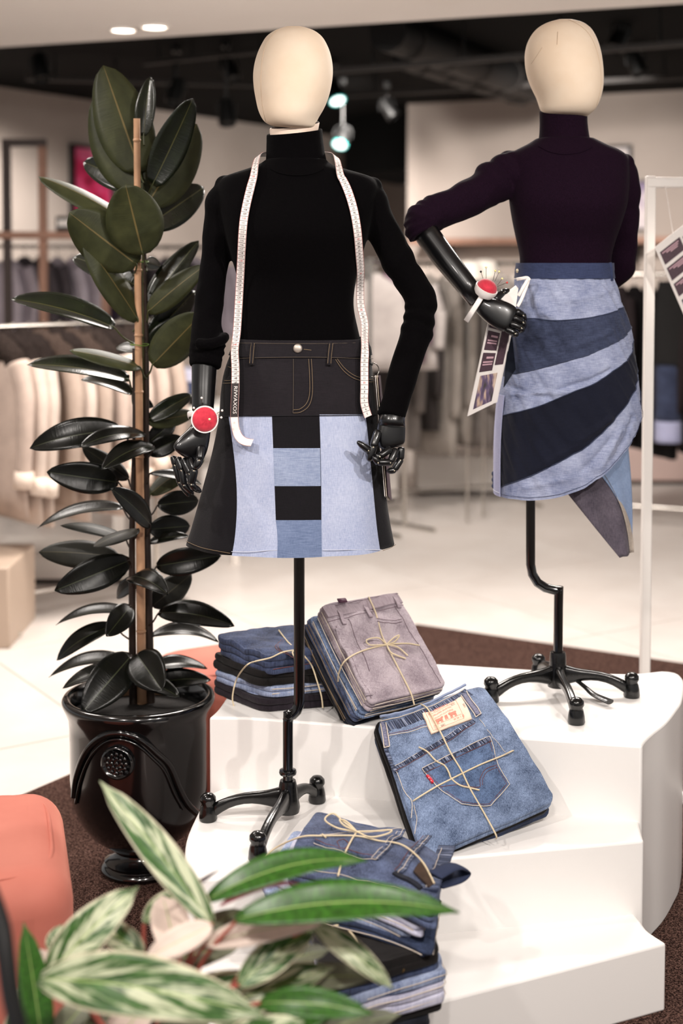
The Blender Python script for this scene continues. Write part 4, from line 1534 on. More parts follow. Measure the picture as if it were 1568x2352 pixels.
for (bx, by, tx, ty, w, db, dt, ms, sag, side) in FG:
    B, T = at(bx, by, YF + db), at(tx, ty, YF + dt)
    L = (T - B).length
    W = max(w * YF / F * 1.12, .2 * L)
    leaf('leaf', fg, ms, B=B, T=T, W=W, app=w * YF / F * 1.08, side=side, sag=sag, vfold=.22, nt=22, tipl=.14, shape=(.8, .7), th=.0007)
tube('leaf_spear', [at(452, 2030, YF + .05), at(480, 2012, YF + .06), at(507, 1996, YF + .07)], [.004, .003, .0006], mat('dark spear', '#3a2328', .5), fg, 8, 8)
crown = Vector((-.30, 2.1, .40))
for (px, py, d) in ((486, 2120, .02), (470, 2075, .06), (545, 2114, -.02), (400, 2206, .0), (474, 2168, .0), (548, 2262, -.02), (600, 2304, -.06), (650, 2262, .05), (108, 2246, .0), (96, 2250, -.1), (330, 2122, .08), (720, 2124, .02), (330, 2230, .07), (380, 2330, .05)):
    p = at(px, py, YF + d)
    tube('stalk', [crown + Vector(((p.x - crown.x) * .25, (p.y - crown.y) * .2, 0)), crown.lerp(p, .6) + Vector((0, 0, .01)), p], [.0042, .0036, .003], PSTEM, fg, 8, 12)
fpot = empty('planter', (-.30, 2.1, .0), 'matt black planter under the striped houseplant at the bottom edge', 'planter')
lathe('shell', (-.30, 2.1, .012), [(.0, 0), (.1, 0), (.11, .01), (.15, .33), (.155, .345), (.155, .36), (.145, .362), (.14, .34), (.0, .33)], mat('matt black planter', '#0c0c0d', .5), fpot, 36)
lathe('soil', (-.30, 2.1, .012), [(.0, .335), (.138, .335), (.138, .345), (.0, .352)], SOIL, fpot, 30)
# ================================================================== folded jeans
class Slab:
    """cloth laid on four 3D corners (TL, TR, BR, BL); h is the height along the normal"""
    def __init__(s, c, seed=0.0, amp=.0025, bend=None):
        s.c = [Vector(p) for p in c]
        e1, e2 = s.c[1] - s.c[0], s.c[3] - s.c[0]
        n = e1.cross(e2).normalized()
        if n.dot(CAMP - s.c[0]) < 0:
            n = -n
        s.n, s.seed, s.amp, s.bend = n, seed, amp, bend
        s.w, s.l = (e1.length + (s.c[2] - s.c[3]).length) / 2, (e2.length + (s.c[2] - s.c[1]).length) / 2

    def base(s, u, v):
        c = s.c
        return c[0] * (1 - u) * (1 - v) + c[1] * u * (1 - v) + c[2] * u * v + c[3] * (1 - u) * v

    def wr(s, u, v):
        q = Vector((u * s.w * 15, v * s.l * 21, s.seed))
        return s.amp * (1.3 * noise.noise(q) + .7 * (.5 - abs(noise.noise(q * 1.7 + Vector((5, 0, 0))))) + .4 * noise.noise(q * 3.1))

    def S(s, u, v, h=0.0, wr=True):
        p = s.base(u, v) + s.n * (h + (s.wr(u, v) if wr else 0))
        if s.bend:
            p += s.bend(u, v)
        return p

    def inv(s, px, py, h=0.0):
        u = v = .5
        for _ in range(12):
            a = proj(s.S(u, v, h, False))
            b = proj(s.S(u + .01, v, h, False))
            c = proj(s.S(u, v + .01, h, False))
            j = [(b[0] - a[0]) / .01, (c[0] - a[0]) / .01, (b[1] - a[1]) / .01, (c[1] - a[1]) / .01]
            det = j[0] * j[3] - j[1] * j[2]
            ex, ey = px - a[0], py - a[1]
            u += max(-.3, min(.3, (ex * j[3] - ey * j[1]) / det))
            v += max(-.3, min(.3, (ey * j[0] - ex * j[2]) / det))
            u, v = max(-.6, min(1.6, u)), max(-.6, min(1.6, v))
        return u, v

    def px(s, px, py, h=0.0):
        u, v = s.inv(px, py, h)
        return s.S(u, v, h)


def perim(rc=.07, ne=14, nc=4):
    out = []
    cs = [((1 - rc, rc), -pi / 2), ((1 - rc, 1 - rc), 0), ((rc, 1 - rc), pi / 2), ((rc, rc), pi)]
    for k in range(4):
        (cx, cy), a0 = cs[k]
        for i in range(nc + 1):
            a = a0 + pi / 2 * i / nc
            out.append((cx + rc * cos(a), cy + rc * sin(a)))
        (nx, ny), na = cs[(k + 1) % 4]
        e = (nx + rc * cos(na), ny + rc * sin(na))
        st = out[-1]
        for i in range(1, ne):
            t = i / ne
            out.append((st[0] + (e[0] - st[0]) * t, st[1] + (e[1] - st[1]) * t))
    return out


def fold(name, slab, h0, h1, m, layers=3, parent=None, rc=.07, ragged=.012, bulge=.02):
    """one folded garment between heights h0 and h1 with its layers showing at the edges"""
    P = perim(rc)
    n = len(P)
    rings, uvs = [], []

    def ring(scale, h, k, wrf):
        r, q = [], []
        for i, (u, v) in enumerate(P):
            a = 2 * pi * i / n
            sc = scale + (ragged * (1.2 * noise.noise(Vector((cos(a) * 1.6, sin(a) * 1.6, slab.seed + k * 3.7))) + .5 * noise.noise(Vector((cos(a) * 5, sin(a) * 5, slab.seed + k * 2.1)))) if scale > .9 else 0)
            uu, vv = .5 + (u - .5) * sc, .5 + (v - .5) * sc
            r.append(slab.S(uu, vv, h, False) + slab.n * (slab.wr(uu, vv) * wrf))
            q.append((uu * slab.w, vv * slab.l))
        rings.append(r)
        uvs.append(q)
    t = h1 - h0
    for sc in (.04, .14, .26, .38, .5, .62, .72, .81, .88, .93, .96):
        ring(sc, h1 - (.0 if sc < .9 else .0015), 0, 1)
    th = t / layers
    for k in range(layers):
        hc = h1 - th * (k + .5)
        for a in (70, 35, 0, -35, -70):
            ar = radians(a)
            ring(1 - bulge + bulge * cos(ar), hc + th * .48 * sin(ar), k, 1 - (k + .5) / layers)
        if k < layers - 1:
            ring(1 - bulge * 1.6, hc - th * .5, k, .3)
    for sc in (.94, .5, .04):
        ring(sc, h0, layers, 0)
    v, f = g_loft(rings)
    uv = [q for r in uvs for q in r]
    f = [tuple(reversed(q)) for q in f]
    o = obj(name, v, f, m, parent, True, uv, 70)
    return o


def strip_on(slab, pts, wpx, h, th, m, name, parent, res=None, pix=True):
    """raised ribbon along a pixel path on a slab's top, width in metres"""
    res = res or max(6, 5 * len(pts))
    uv = [slab.inv(*p, h) if pix else p for p in pts]
    uv = cr(uv, res)
    c = [slab.S(u, v, h) for u, v in uv]
    rings = []
    for i in range(res):
        t = (c[min(i + 1, res - 1)] - c[max(i - 1, 0)]).normalized()
        s = slab.n.cross(t).normalized() * wpx / 2
        n = slab.n
        rings.append([c[i] - s, c[i] - s * .9 + n * th, c[i] + s * .9 + n * th, c[i] + s, c[i] + s * .8 - n * .002, c[i] - s * .8 - n * .002])
    v, f = g_loft(rings)
    uvs = []
    for i in range(res):
        uvs += [(j * .004, i / res * .2 * max(.3, (c[-1] - c[0]).length / .12)) for j in range(6)]
    return obj(name, v, f, m, parent, True, uvs, 50)


def stitch_on(slab, pts, m, parent, h=.001, r=.0006, res=None, dash=False, name='stitching'):
    q = [slab.inv(*p, h) for p in pts]
    if dash:   # straight runs between the given corners
        uv = []
        for a, b in zip(q, q[1:]):
            uv += [(a[0] + (b[0] - a[0]) * i / 8, a[1] + (b[1] - a[1]) * i / 8) for i in range(8)]
        uv.append(q[-1])
    else:
        uv = cr(q, res or max(8, 6 * len(pts)))
    c = [slab.S(u, v, h) for u, v in uv]
    return tube(name, c, r, m, parent, 5)


def poly_on(slab, pts, h, th, m, name, parent, sub=6):
    """raised flat piece (pocket, patch) with pixel corners"""
    uv = [slab.inv(*p, h) for p in pts]
    n = len(uv)
    cu, cv = sum(p[0] for p in uv) / n, sum(p[1] for p in uv) / n
    per = []
    for i in range(n):
        a, b = uv[i], uv[(i + 1) % n]
        for k in range(sub):
            t = k / sub
            per.append((a[0] + (b[0] - a[0]) * t, a[1] + (b[1] - a[1]) * t))
    rings, uvs = [], []
    for sc, hh in ((1.0, h - .002), (1.0, h + th * .7), (.985, h + th), (.8, h + th), (.6, h + th), (.4, h + th), (.2, h + th), (.02, h + th)):
        r = []
        for u, v in per:
            uu, vv = cu + (u - cu) * sc, cv + (v - cv) * sc
            r.append(slab.S(uu, vv, hh))
            uvs.append((uu * slab.w, vv * slab.l))
        rings.append(r)
    v, f = g_loft(rings, True)
    o = obj(name, v, f, m, parent, True, uvs, 50)
    return o


def inset(pts, k):
    n = len(pts)
    cx, cy = sum(p[0] for p in pts) / n, sum(p[1] for p in pts) / n
    return [(cx + (x - cx) * k, cy + (y - cy) * k) for x, y in pts]


TW = mat('natural twine', '#d9c8a8', .8, bump=.5, bscale=900)


def twine(label, paths, group='twine ties around the jeans'):
    e = empty('twine', paths[0][0], label, 'twine', group)
    for p in paths:
        n = max(10, 7 * len(p))
        tube('strand', p, .0019, TW, e, 6, n)
    return e


J = {
    'dark': denim('dark rinse jeans', '#0a0d1b', '#4b5675', 'UV', fade=.85, amount=.62, fscale=16),
    'ink': denim('ink jeans', '#07080e', '#20232f', 'UV', fade=.9, amount=.7, fscale=18),
    'black': denim('black jeans', '#060505', '#1b1717', 'UV', fade=.7, amount=.7, fscale=16),
    'plum': denim('plum black jeans', '#100c11', '#2b242c', 'UV', fade=.7, amount=.7, fscale=16),
    'mid': denim('mid blue jeans', '#22304d', '#8fa2c3', 'UV', fade=.6, amount=.5, fscale=20),
    'pocket': denim('mid blue pocket denim', '#1c2844', '#6f86ac', 'UV', fade=.6, amount=.5, fscale=26),
    'midd': denim('deep blue jeans', '#131929', '#36415c', 'UV', fade=.8, amount=.65, fscale=16),  # deeper tone than the mid blue pair
    'slate': denim('slate jeans', '#0e1326', '#5b6685', 'UV', fade=.8, amount=.6, fscale=18),
    'light': denim('light blue jeans', '#4d5c80', '#a3afcb', 'UV', fade=.9, amount=.65, fscale=18),
    'lilac': denim('lilac white jeans', '#9a9bb6', '#d0cfdf', 'UV', fade=.7, amount=.62, fscale=16),
    'mauve': denim('mauve grey jeans', '#766973', '#b3a7ae', 'UV', fade=.9, amount=.62, fscale=14),
}
CREAM = mat('cream topstitch', '#cfc2b4', .7)
RUST = mat('rust topstitch', '#6a3a34', .7)
GJ = 'tied stacks of folded jeans'


def jeans(label, slab, h0, h1, m, layers=3, **kw):
    kw.setdefault('ragged', .03)
    c = slab.S(.5, .5, h0)
    e = empty('folded_jeans', c, label, 'jeans', GJ)
    fold('folded_cloth', slab, h0, h1, m, layers, e, **kw)
    return e


def edges(slab, e, hs, mm, r=.0011, sides=('left', 'bottom'), out=1.0):
    """cream seam edges and hems showing along the folded sides"""
    for k, h in enumerate(hs):
        j = .012 * sin(k * 2.7 + slab.seed)
        for sd_ in sides:
            if sd_ == 'left':
                uv = [(-.004 * out + j * sin(3 * t), t) for t in [.06 + .88 * i / 14 for i in range(15)]]
            elif sd_ == 'right':
                uv = [(1.004 * out + j * sin(3 * t), t) for t in [.06 + .88 * i / 14 for i in range(15)]]
            else:
                uv = [(t, 1.004 + j * sin(3 * t)) for t in [.06 + .88 * i / 14 for i in range(15)]]
            tube('seam_edge', [slab.S(u, v, h + .0012 * sin(7 * (u + v) + k), False) for u, v in uv], r, mm, e, 5)


def lift(corners, dz):
    return [Vector((p[0], p[1], dz)) for p in corners]


# ------------------------------------------------------------------ stack on the top step, left
FA, LA, RA, KA = (-.192, 3.412), (-.335, 3.585), (.012, 3.478), (-.131, 3.652)
base = [LA, KA, RA, FA]


def shift(poly, dx, dy, rot=0.0, sc=1.0):
    cx, cy = sum(p[0] for p in poly) / 4, sum(p[1] for p in poly) / 4
    return [(cx + dx + ((x - cx) * cos(rot) - (y - cy) * sin(rot)) * sc, cy + dy + ((x - cx) * sin(rot) + (y - cy) * cos(rot)) * sc) for x, y in poly]


z = ZT + .0005
sa = [Slab(lift(shift(base, *o), z), i * 5.1 + 1) for i, o in enumerate(((0, 0, 0, 1.02), (.004, 0, .05, .97), (-.004, .004, -.06, 1.0), (.012, .006, .03, .96)))]
jeans('plum black folded jeans at the bottom of the left stack on the top step', sa[0], 0, .034, J['plum'], 2, ragged=.05, rc=.13, bulge=.03)
e = jeans('blue and white washed folded jeans second from the bottom of the left stack', sa[1], .034, .062, J['light'], 2, ragged=.06, rc=.12, bulge=.03)
edges(sa[1], e, (.044, .056), CREAM, .0012, ('right', 'bottom'))
jeans('black folded jeans second from the top of the left stack on the top step', sa[2], .062, .10, J['black'], 2, ragged=.06, rc=.13, bulge=.035)
sa3 = Slab([p + Vector((0, 0, dz)) for p, dz in zip(lift(shift(base, .012, .006, .03, .96), z), (0, .012, .004, -.012))], 19.0, .007)
e = jeans('dark blue folded jeans with rust seams on top of the left stack', sa3, .102, .152, J['dark'], 3, ragged=.05, rc=.12, bulge=.03)
edges(sa3, e, (.118,), RUST, .0009, ('right', 'bottom'))
h = .1535
for pts, mm in (([(648, 1466), (632, 1490), (655, 1506), (678, 1518)], RUST), ([(653, 1467), (638, 1490), (660, 1503), (680, 1512)], RUST)):
    stitch_on(sa3, pts, mm, e, h, .0007)
poly_on(sa3, [(632, 1489), (650, 1464), (690, 1466), (694, 1512), (676, 1514)], h - .002, .0025, J['dark'], 'pocket', e)
top = lambda px, py: sa3.px(px, py, .155)
twine('cream twine around the left jeans stack on the top step', [
    [top(683, 1490), top(650, 1501), top(620, 1510), top(585, 1522), top(566, 1536)] + [at(px, py, Y) for px, py, Y in ((545, 1556, 3.47), (536, 1585, 3.47), (534, 1610, 3.47), (541, 1632, 3.47))],
    [top(640, 1450), top(662, 1472), top(683, 1490), top(700, 1508)] + [at(px, py, Y) for px, py, Y in ((716, 1530, 3.415), (728, 1565, 3.41), (738, 1600, 3.405), (741, 1626, 3.405))],
    [top(683, 1490), top(672, 1502), top(676, 1512), top(684, 1506), top(683, 1490)]])

# ------------------------------------------------------------------ leaning stack behind it
cb_ = [at(735, 1388, 3.45), at(912, 1360, 3.60), at(1028, 1575, 3.42), at(852, 1618, 3.27)]
nB = Slab(cb_).n


def below(c, n, t, du=(0, 0, 0)):
    return [p - n * t + Vector(du) for p in c]


sb = Slab(cb_, 31, .0065)
eB = jeans('mauve grey folded jeans tied with a twine bow, leaning on top of the steep stack', sb, -.036, 0, J['mauve'], 3, ragged=.035, rc=.06, bulge=.03)
edges(sb, eB, (-.008, -.020, -.031), CREAM, .0011)
for i, (t0, t1, key, lab, du) in enumerate(((.036, .056, 'mid', 'blue folded jeans directly under the mauve grey pair', (-.008, 0, -.004)), (.056, .082, 'slate', 'slate blue folded jeans in the middle of the leaning stack', (-.012, .0, .0)),
                                            (.082, .106, 'ink', 'ink blue folded jeans near the bottom of the leaning stack', (-.016, 0, .0)), (.106, .126, 'black', 'black folded jeans at the bottom of the leaning stack', (-.006, .004, .0)))):
    s = Slab(below(cb_, nB, 0, du), 40 + i * 3, .003)
    ej = jeans(lab, s, -t1, -t0, J[key], 2, ragged=.05, bulge=.035)
    if key != 'black':
        edges(s, ej, ((-t0 - t1) / 2, -t0 - .004), CREAM if key == 'mid' else STITCH, .001)
MV = denim('mauve waistband', '#85767f', '#b3a6ad', 'UV', fade=.6, amount=.6)
strip_on(sb, [(745, 1408), (800, 1396), (860, 1384), (918, 1372)], .034, .001, .0028, MV, 'waistband', eB)
for pts in ([(752, 1428), (810, 1415), (870, 1402), (925, 1391)], [(742, 1398), (800, 1384), (860, 1372), (914, 1363)], [(770, 1440), (800, 1500), (830, 1560), (852, 1605)], [(800, 1420), (822, 1480), (850, 1540)], [(905, 1392), (935, 1440), (970, 1500), (1012, 1568)],
            [(862, 1424), (890, 1428), (920, 1424)], [(864, 1429), (892, 1434), (922, 1430)]):
    stitch_on(sb, pts, mat('mauve topstitch', '#6a5560', .7), eB, .0022, .0007)
for p0, p1 in (((778, 1402), (790, 1436)), ((838, 1388), (850, 1420)), ((906, 1370), (916, 1398))):
    strip_on(sb, [p0, ((p0[0] + p1[0]) / 2, (p0[1] + p1[1]) / 2), p1], .011, .003, .003, MV, 'belt_loop', eB)
strip_on(sb, [(775, 1445), (800, 1500), (828, 1558), (846, 1600)], .02, .0006, .002, J['mauve'], 'side_seam', eB)
obj('maker_tab', *g_tube([sb.px(775, 1382, .004), sb.px(795, 1378, .006)], .007, 8, True, .3, sb.n), mat('wine tab', '#4a1c38', .6), eB)
tb = lambda px, py, o=.004: sb.px(px, py, o)
twine('twine bow around the leaning mauve grey jeans', [
    [at(776, 1565, 3.36), at(778, 1545, 3.345), tb(792, 1518), tb(830, 1497), tb(885, 1483), tb(930, 1480), tb(962, 1484)],
    [tb(846, 1372), tb(862, 1410), tb(878, 1455), tb(886, 1482), tb(915, 1540), tb(942, 1590), tb(952, 1618)],
    [tb(886, 1482), tb(868, 1466, .014), tb(842, 1470, .016), tb(850, 1482, .012), tb(886, 1482)],
    [tb(886, 1482), tb(905, 1464, .016), tb(916, 1460, .016), tb(906, 1474, .012), tb(886, 1482)],
    [tb(886, 1482), tb(912, 1488, .01), tb(936, 1506, .008)], [tb(886, 1482), tb(898, 1500, .01), tb(930, 1514, .006)]])

# ------------------------------------------------------------------ big blue jeans over the step edge
cc_ = [at(868, 1652, 3.285), at(1106, 1572, 3.47), at(1276, 1838, 3.15), at(975, 1972, 2.94)]


def bendC(u, v):
    # the pile arches over the edge of the top step
    v, u = max(0, min(1, v)), max(0, min(1, u))
    return Vector((-.002, -.125, .038)) * ((.25 + .75 * u) * sin(pi * v ** .8))


sc_ = Slab(cc_, 61, .005, bendC)
eC = jeans('mid blue folded jeans with leather patch and back pocket, draped over the step edge', sc_, -.022, 0, J['mid'], 2, ragged=.012, rc=.05)
s = Slab([p + Vector(d) for p, d in zip(cc_, ((-.006, .01, .004), (-.004, .022, .006), (.004, .012, .0), (-.006, .0, .004)))], 64, .003, bendC)
jeans('black folded jeans in the middle of the big blue stack', s, -.040, -.023, J['black'], 2, ragged=.02)
s = Slab([p + Vector(d) for p, d in zip(cc_, ((-.002, 0, .004), (0, .004, .002), (.002, .008, .003), (.004, .006, .006)))], 67, .003, bendC)
jeans('faded blue folded jeans at the bottom of the big blue stack', s, -.056, -.041, J['midd'], 2, ragged=.03)
k = NT('puckered worn seam')
k.set(Roughness=.85)
pk = k.noise(k.coord('UV', (90, 420, 1)), 1, 2)
k.l(k.ramp(pk, [(.34, lin('#0a0d1c')), (.5, lin('#222c48')), (.6, lin('#5c6a8a')), (.7, lin('#c3c7d6'))]), k.b.inputs['Base Color'])
k.bump(pk, .6, .002)
BAND = k.m
wbd = strip_on(sc_, [(882, 1674), (930, 1661), (985, 1640), (1040, 1616), (1078, 1594)], .034, .001, .003, BAND, 'waistband', eC, 24)
poly_on(sc_, [(969, 1766), (1125, 1692), (1144, 1757), (1170, 1801), (1127, 1850), (1059, 1849), (1000, 1804)], .001, .0032, J['pocket'], 'back_pocket', eC, 5)
strip_on(sc_, [(972, 1770), (1020, 1748), (1075, 1722), (1126, 1697)], .013, .0035, .0014, BAND, 'pocket_hem', eC)
strip_on(sc_, [(906, 1766), (960, 1735), (1020, 1700), (1088, 1657)], .011, .0012, .002, BAND, 'yoke_seam', eC)
strip_on(sc_, [(884, 1716), (896, 1750), (910, 1776)], .010, .0012, .002, BAND, 'side_seam', eC)
for p0, p1, w in (((880, 1660), (888, 1716), .013), ((1064, 1592), (1098, 1644), .015)):
    bl = strip_on(sc_, [p0, ((p0[0] + p1[0]) / 2, (p0[1] + p1[1]) / 2), p1], w, .004, .0034, denim('belt loop denim', '#2a2f4a', '#8f8fa8', 'UV', fade=.5, amount=.5), 'belt_loop', eC)
PKT = [(969, 1766), (1125, 1692), (1144, 1757), (1170, 1801), (1127, 1850), (1059, 1849), (1000, 1804)]
for pts, mm, hh, r in ((PKT[1:] + [PKT[0]], CREAM, .0042, .0009), ([(973, 1776), (1050, 1740), (1128, 1703)], RUST, .0056, .0006), (inset(PKT, .93)[1:] + [inset(PKT, .93)[0]], RUST, .0044, .0006), ([(969, 1765), (1046, 1728), (1125, 1691)], CREAM, .0046, .001),
                       ([(1013, 1807), (1050, 1803), (1080, 1806), (1102, 1806), (1102, 1790), (1114, 1768), (1141, 1756)], RUST, .0046, .0007), ([(1108, 1804), (1108, 1790), (1119, 1772), (1141, 1762)], RUST, .0046, .0006),
                       ([(906, 1760), (960, 1729), (1020, 1694), (1086, 1652)], CREAM, .0034, .0007), ([(908, 1772), (962, 1741), (1022, 1706), (1090, 1662)], RUST, .0034, .0007),
                       ([(874, 1656), (930, 1642), (1000, 1616), (1066, 1584)], CREAM, .003, .0011), ([(887, 1692), (930, 1683), (981, 1668)], CREAM, .003, .0009), ([(888, 1688), (930, 1679), (979, 1664)], RUST, .0042, .0006),
                       ([(886, 1722), (898, 1754), (912, 1780), (928, 1815), (945, 1843), (944, 1880)], CREAM, .0024, .0008), ([(1100, 1652), (1130, 1690), (1160, 1730)], CREAM, .0012, .0006), ([(950, 1850), (957, 1880), (952, 1915)], CREAM, .0016, .0007)):
    stitch_on(sc_, pts, mm, eC, hh, r, dash=len(pts) == 7 and pts[0][0] > 1050 and pts[0][1] < 1710)
for p0, p1, ox, oy in (((880, 1660), (888, 1716), 6, -1), ((1064, 1592), (1098, 1644), 6, -4)):
    for k_ in (-1, 1):
        stitch_on(sc_, [(p0[0] + k_ * ox, p0[1] + k_ * oy), (p1[0] + k_ * ox, p1[1] + k_ * oy)], CREAM, eC, .0078, .0012, 6, True)
    stitch_on(sc_, [(p1[0] - ox, p1[1] - oy), (p1[0] + ox, p1[1] + oy)], CREAM, eC, .0078, .0013, 6, True)
stitch_on(sc_, [(872, 1648), (930, 1634), (1000, 1607), (1068, 1574)], J['light'], eC, .001, .0035, name='inner_waistband')
PATCH = [(968, 1638), (1056, 1595), (1083, 1652), (990, 1687)]
LEA = mat('tan leather patch', '#e3c6b0', .6, var=.08, vscale=60)
pat = poly_on(sc_, PATCH, .004, .0022, LEA, 'leather_patch', eC, 5)
RED = mat('red print', '#dd7763', .7)
GREYP = mat('grey print', '#6b5a52', .7)
pu = [sc_.inv(*p) for p in PATCH]


def patch_pt(a, b, h=.0072):
    """a across 0..1, b down 0..1 on the leather patch"""
    c = [pu[0][i] * (1 - a) * (1 - b) + pu[1][i] * a * (1 - b) + pu[2][i] * a * b + pu[3][i] * (1 - a) * b for i in (0, 1)]
    return sc_.S(c[0], c[1], h)


def patch_text(s, a, b, size, m, rot=0.0, name='printed_text', asp=1.7, arc=0.0, h=.0072):
    v, f = text_mesh(s)
    vs = []
    for x, y in v:
        X = (x * cos(rot) - y * sin(rot)) * size
        Yy = (x * sin(rot) + y * cos(rot)) * size
        vs.append(patch_pt(a + X, b - Yy * asp + arc * X * X, h))
    return obj(name, vs, f, m, pat, False)


patch_text('LEVI STRAUSS & CO.', .42, .17, .053, RED, arc=.2, asp=1.7)
patch_text('ORIGINAL RIVETED', .40, .34, .038, RED, arc=.3)
patch_text('QUALITY CLOTHING', .42, .47, .034, RED, arc=.3)
patch_text('XX', .70, .30, .05, GREYP)
patch_text('501', .92, .52, .05, GREYP, rot=-pi / 2)
patch_text('501', .30, .89, .05, GREYP)
patch_text('W 36  L 32', .70, .85, .04, RED)
# two horses pulling a pair of trousers, red line emblem
mbp = MB()


def blob(pts):
    n = len(pts)
    mbp.add([patch_pt(a, b, .0072) for a, b in pts], [tuple(range(n))])


for s_, x0 in ((1, .18), (-1, .70)):
    X = lambda t: x0 + s_ * t
    blob([(X(.0), .58), (X(.02), .55), (X(.13), .56), (X(.17), .53), (X(.2), .56), (X(.18), .6), (X(.15), .66), (X(.03), .67)])
    for lx in (.02, .05, .12, .15):
        blob([(X(lx), .65), (X(lx + .02), .65), (X(lx + .012), .75), (X(lx - .004), .75)])
blob([(.41, .56), (.47, .56), (.475, .72), (.45, .72), (.44, .62), (.43, .72), (.405, .72)])
blob([(.10, .765), (.78, .765), (.78, .775), (.10, .775)])
mbp.build('printed_emblem', RED, pat, False)
for pts in ([(.05, .06), (.80, .06), (.80, .94), (.05, .94), (.05, .06)], [(.08, .25), (.76, .25)]):
    q = []
    for (a, b), (c, d) in zip(pts, pts[1:]):
        q += [patch_pt(a + (c - a) * t / 6, b + (d - b) * t / 6, .0071) for t in range(7)]
    tube('printed_border', q, .0003, RED, pat, 4)
rt = strip_on(sc_, [(980, 1782), (986, 1790), (993, 1800)], .006, .003, .003, mat('red woven tab', '#c3152b', .6), 'red_tab', eC)
for px, py in ((984, 1788), (989, 1795)):
    obj('tab_letter', *g_ball(sc_.px(px, py, .0066), .0011, 4), mat('white thread', '#eee6e2', .7), rt)
tcn = lambda px, py, o=.0065: sc_.px(px, py, o)
twine('twine crossed over the big blue jeans', [
    [tcn(966, 1618, .004), tcn(978, 1624, .006), tcn(990, 1640, .01), tcn(1012, 1686, .009), tcn(1034, 1731), tcn(1058, 1772), tcn(1080, 1810), tcn(1113, 1871, .004), tcn(1137, 1918, .003), at(1139, 1926, 3.03)],
    [at(944, 1846, 3.08), tcn(952, 1838, .004), tcn(1000, 1808), tcn(1037, 1788), tcn(1100, 1760), tcn(1150, 1738, .005), tcn(1177, 1727, .004), at(1180, 1730, 3.33)],
    [tcn(962, 1716), tcn(980, 1728), tcn(1000, 1748), tcn(1020, 1758), tcn(1030, 1774), tcn(1037, 1788), tcn(1056, 1804), tcn(1080, 1808), tcn(1101, 1813)]])

# ------------------------------------------------------------------ bow-tied stack on the middle step
zd = ZM
cd_ = [onz(727, 1862, .425), onz(1022, 1944, .425), onz(1000, 2062, .425), onz(655, 1986, .420)]


def bendD(u, v):
    return Vector((0, 0, .012 * sin(pi * v) - .03 * max(0, u - .55) ** 2 * 4 - .012 * max(0, v - .7) * 3))


sd = Slab(cd_, 81, .005, bendD)
eD = jeans('dark blue folded jeans with brown leather label, tied with a bow on the middle step', sd, -.035, 0, J['slate'], 3, ragged=.015)
dv = (cd_[0] - cd_[1]).normalized()
for i, (t0, t1, key, lab, sh) in enumerate(((.035, .055, 'lilac', 'pale lilac folded jeans under the bow tied dark blue pair', .028), (.055, .078, 'light', 'light blue folded jeans under the pale lilac pair', .058), (.078, .096, 'midd', 'dark folded jeans at the bottom of the bow tied stack', .01))):
    s = Slab([p + dv * sh for p in cd_], 84 + i * 3, .003, bendD)
    ej = jeans(lab, s, -t1, -t0, J[key], 2, ragged=.05)
    edges(s, ej, (-(t0 + t1) / 2,), CREAM, .001, ('right', 'bottom'))
poly_on(sd, [(722, 1936), (734, 1917), (926, 1906), (864, 1977), (790, 1958)], .001, .0026, J['slate'], 'back_pocket', eD, 5)
strip_on(sd, [(925, 1908), (895, 1940), (862, 1977)], .014, .003, .0016, BAND, 'pocket_hem', eD)
strip_on(sd, [(984, 1921), (952, 1960), (917, 2003)], .015, .001, .0022, BAND, 'yoke_seam', eD)
wd = strip_on(sd, [(1026, 1944), (1008, 1990), (985, 2048)], .036, .0015, .003, BAND, 'waistband', eD)
# waistband tongue sticking out past the fold
tg = [onz(1000, 2010, .428), onz(1040, 1990, .424), onz(1066, 1998, .40), onz(1050, 2016, .39), onz(1005, 2030, .395)]
v, f = g_tube([Vector(p) for p in cr(tg, 24)], .016, 10, True, .22, (0, -.3, 1))
obj('waistband_end', v, f, BAND, eD)
strip_on(sd, [(905, 2004), (935, 2024), (966, 2046)], .012, .002, .003, J['ink'], 'belt_loop', eD)
poly_on(sd, [(949, 1998), (967, 1983), (998, 2030), (984, 2041)], .005, .0022, mat('brown leather label', '#3a2a20', .55, var=.2, vscale=60), 'leather_label', eD, 4)
for pts, mm, hh in (([(720, 1937), (789, 1959), (863, 1978)], CREAM, .0042), ([(724, 1931), (790, 1951), (866, 1970)], RUST, .0042), ([(926, 1907), (896, 1940), (864, 1977)], CREAM, .0052), ([(912, 1909), (882, 1940), (853, 1974)], CREAM, .0046), ([(735, 1918), (830, 1912), (926, 1906)], CREAM, .0042),
                    ([(984, 1921), (950, 1960), (912, 2005)], CREAM, .004), ([(972, 1919), (940, 1956), (906, 1998)], RUST, .003), ([(780, 1946), (774, 1936), (788, 1932), (800, 1940), (792, 1950)], RUST, .0044), ([(660, 1990), (754, 2008), (850, 2022), (960, 2058)], CREAM, .001),
                    ([(1014, 1948), (998, 1990), (978, 2040)], CREAM, .005)):
    stitch_on(sd, pts, mm, eD, hh, .0007)
td = lambda px, py, o=.006: sd.px(px, py, o)
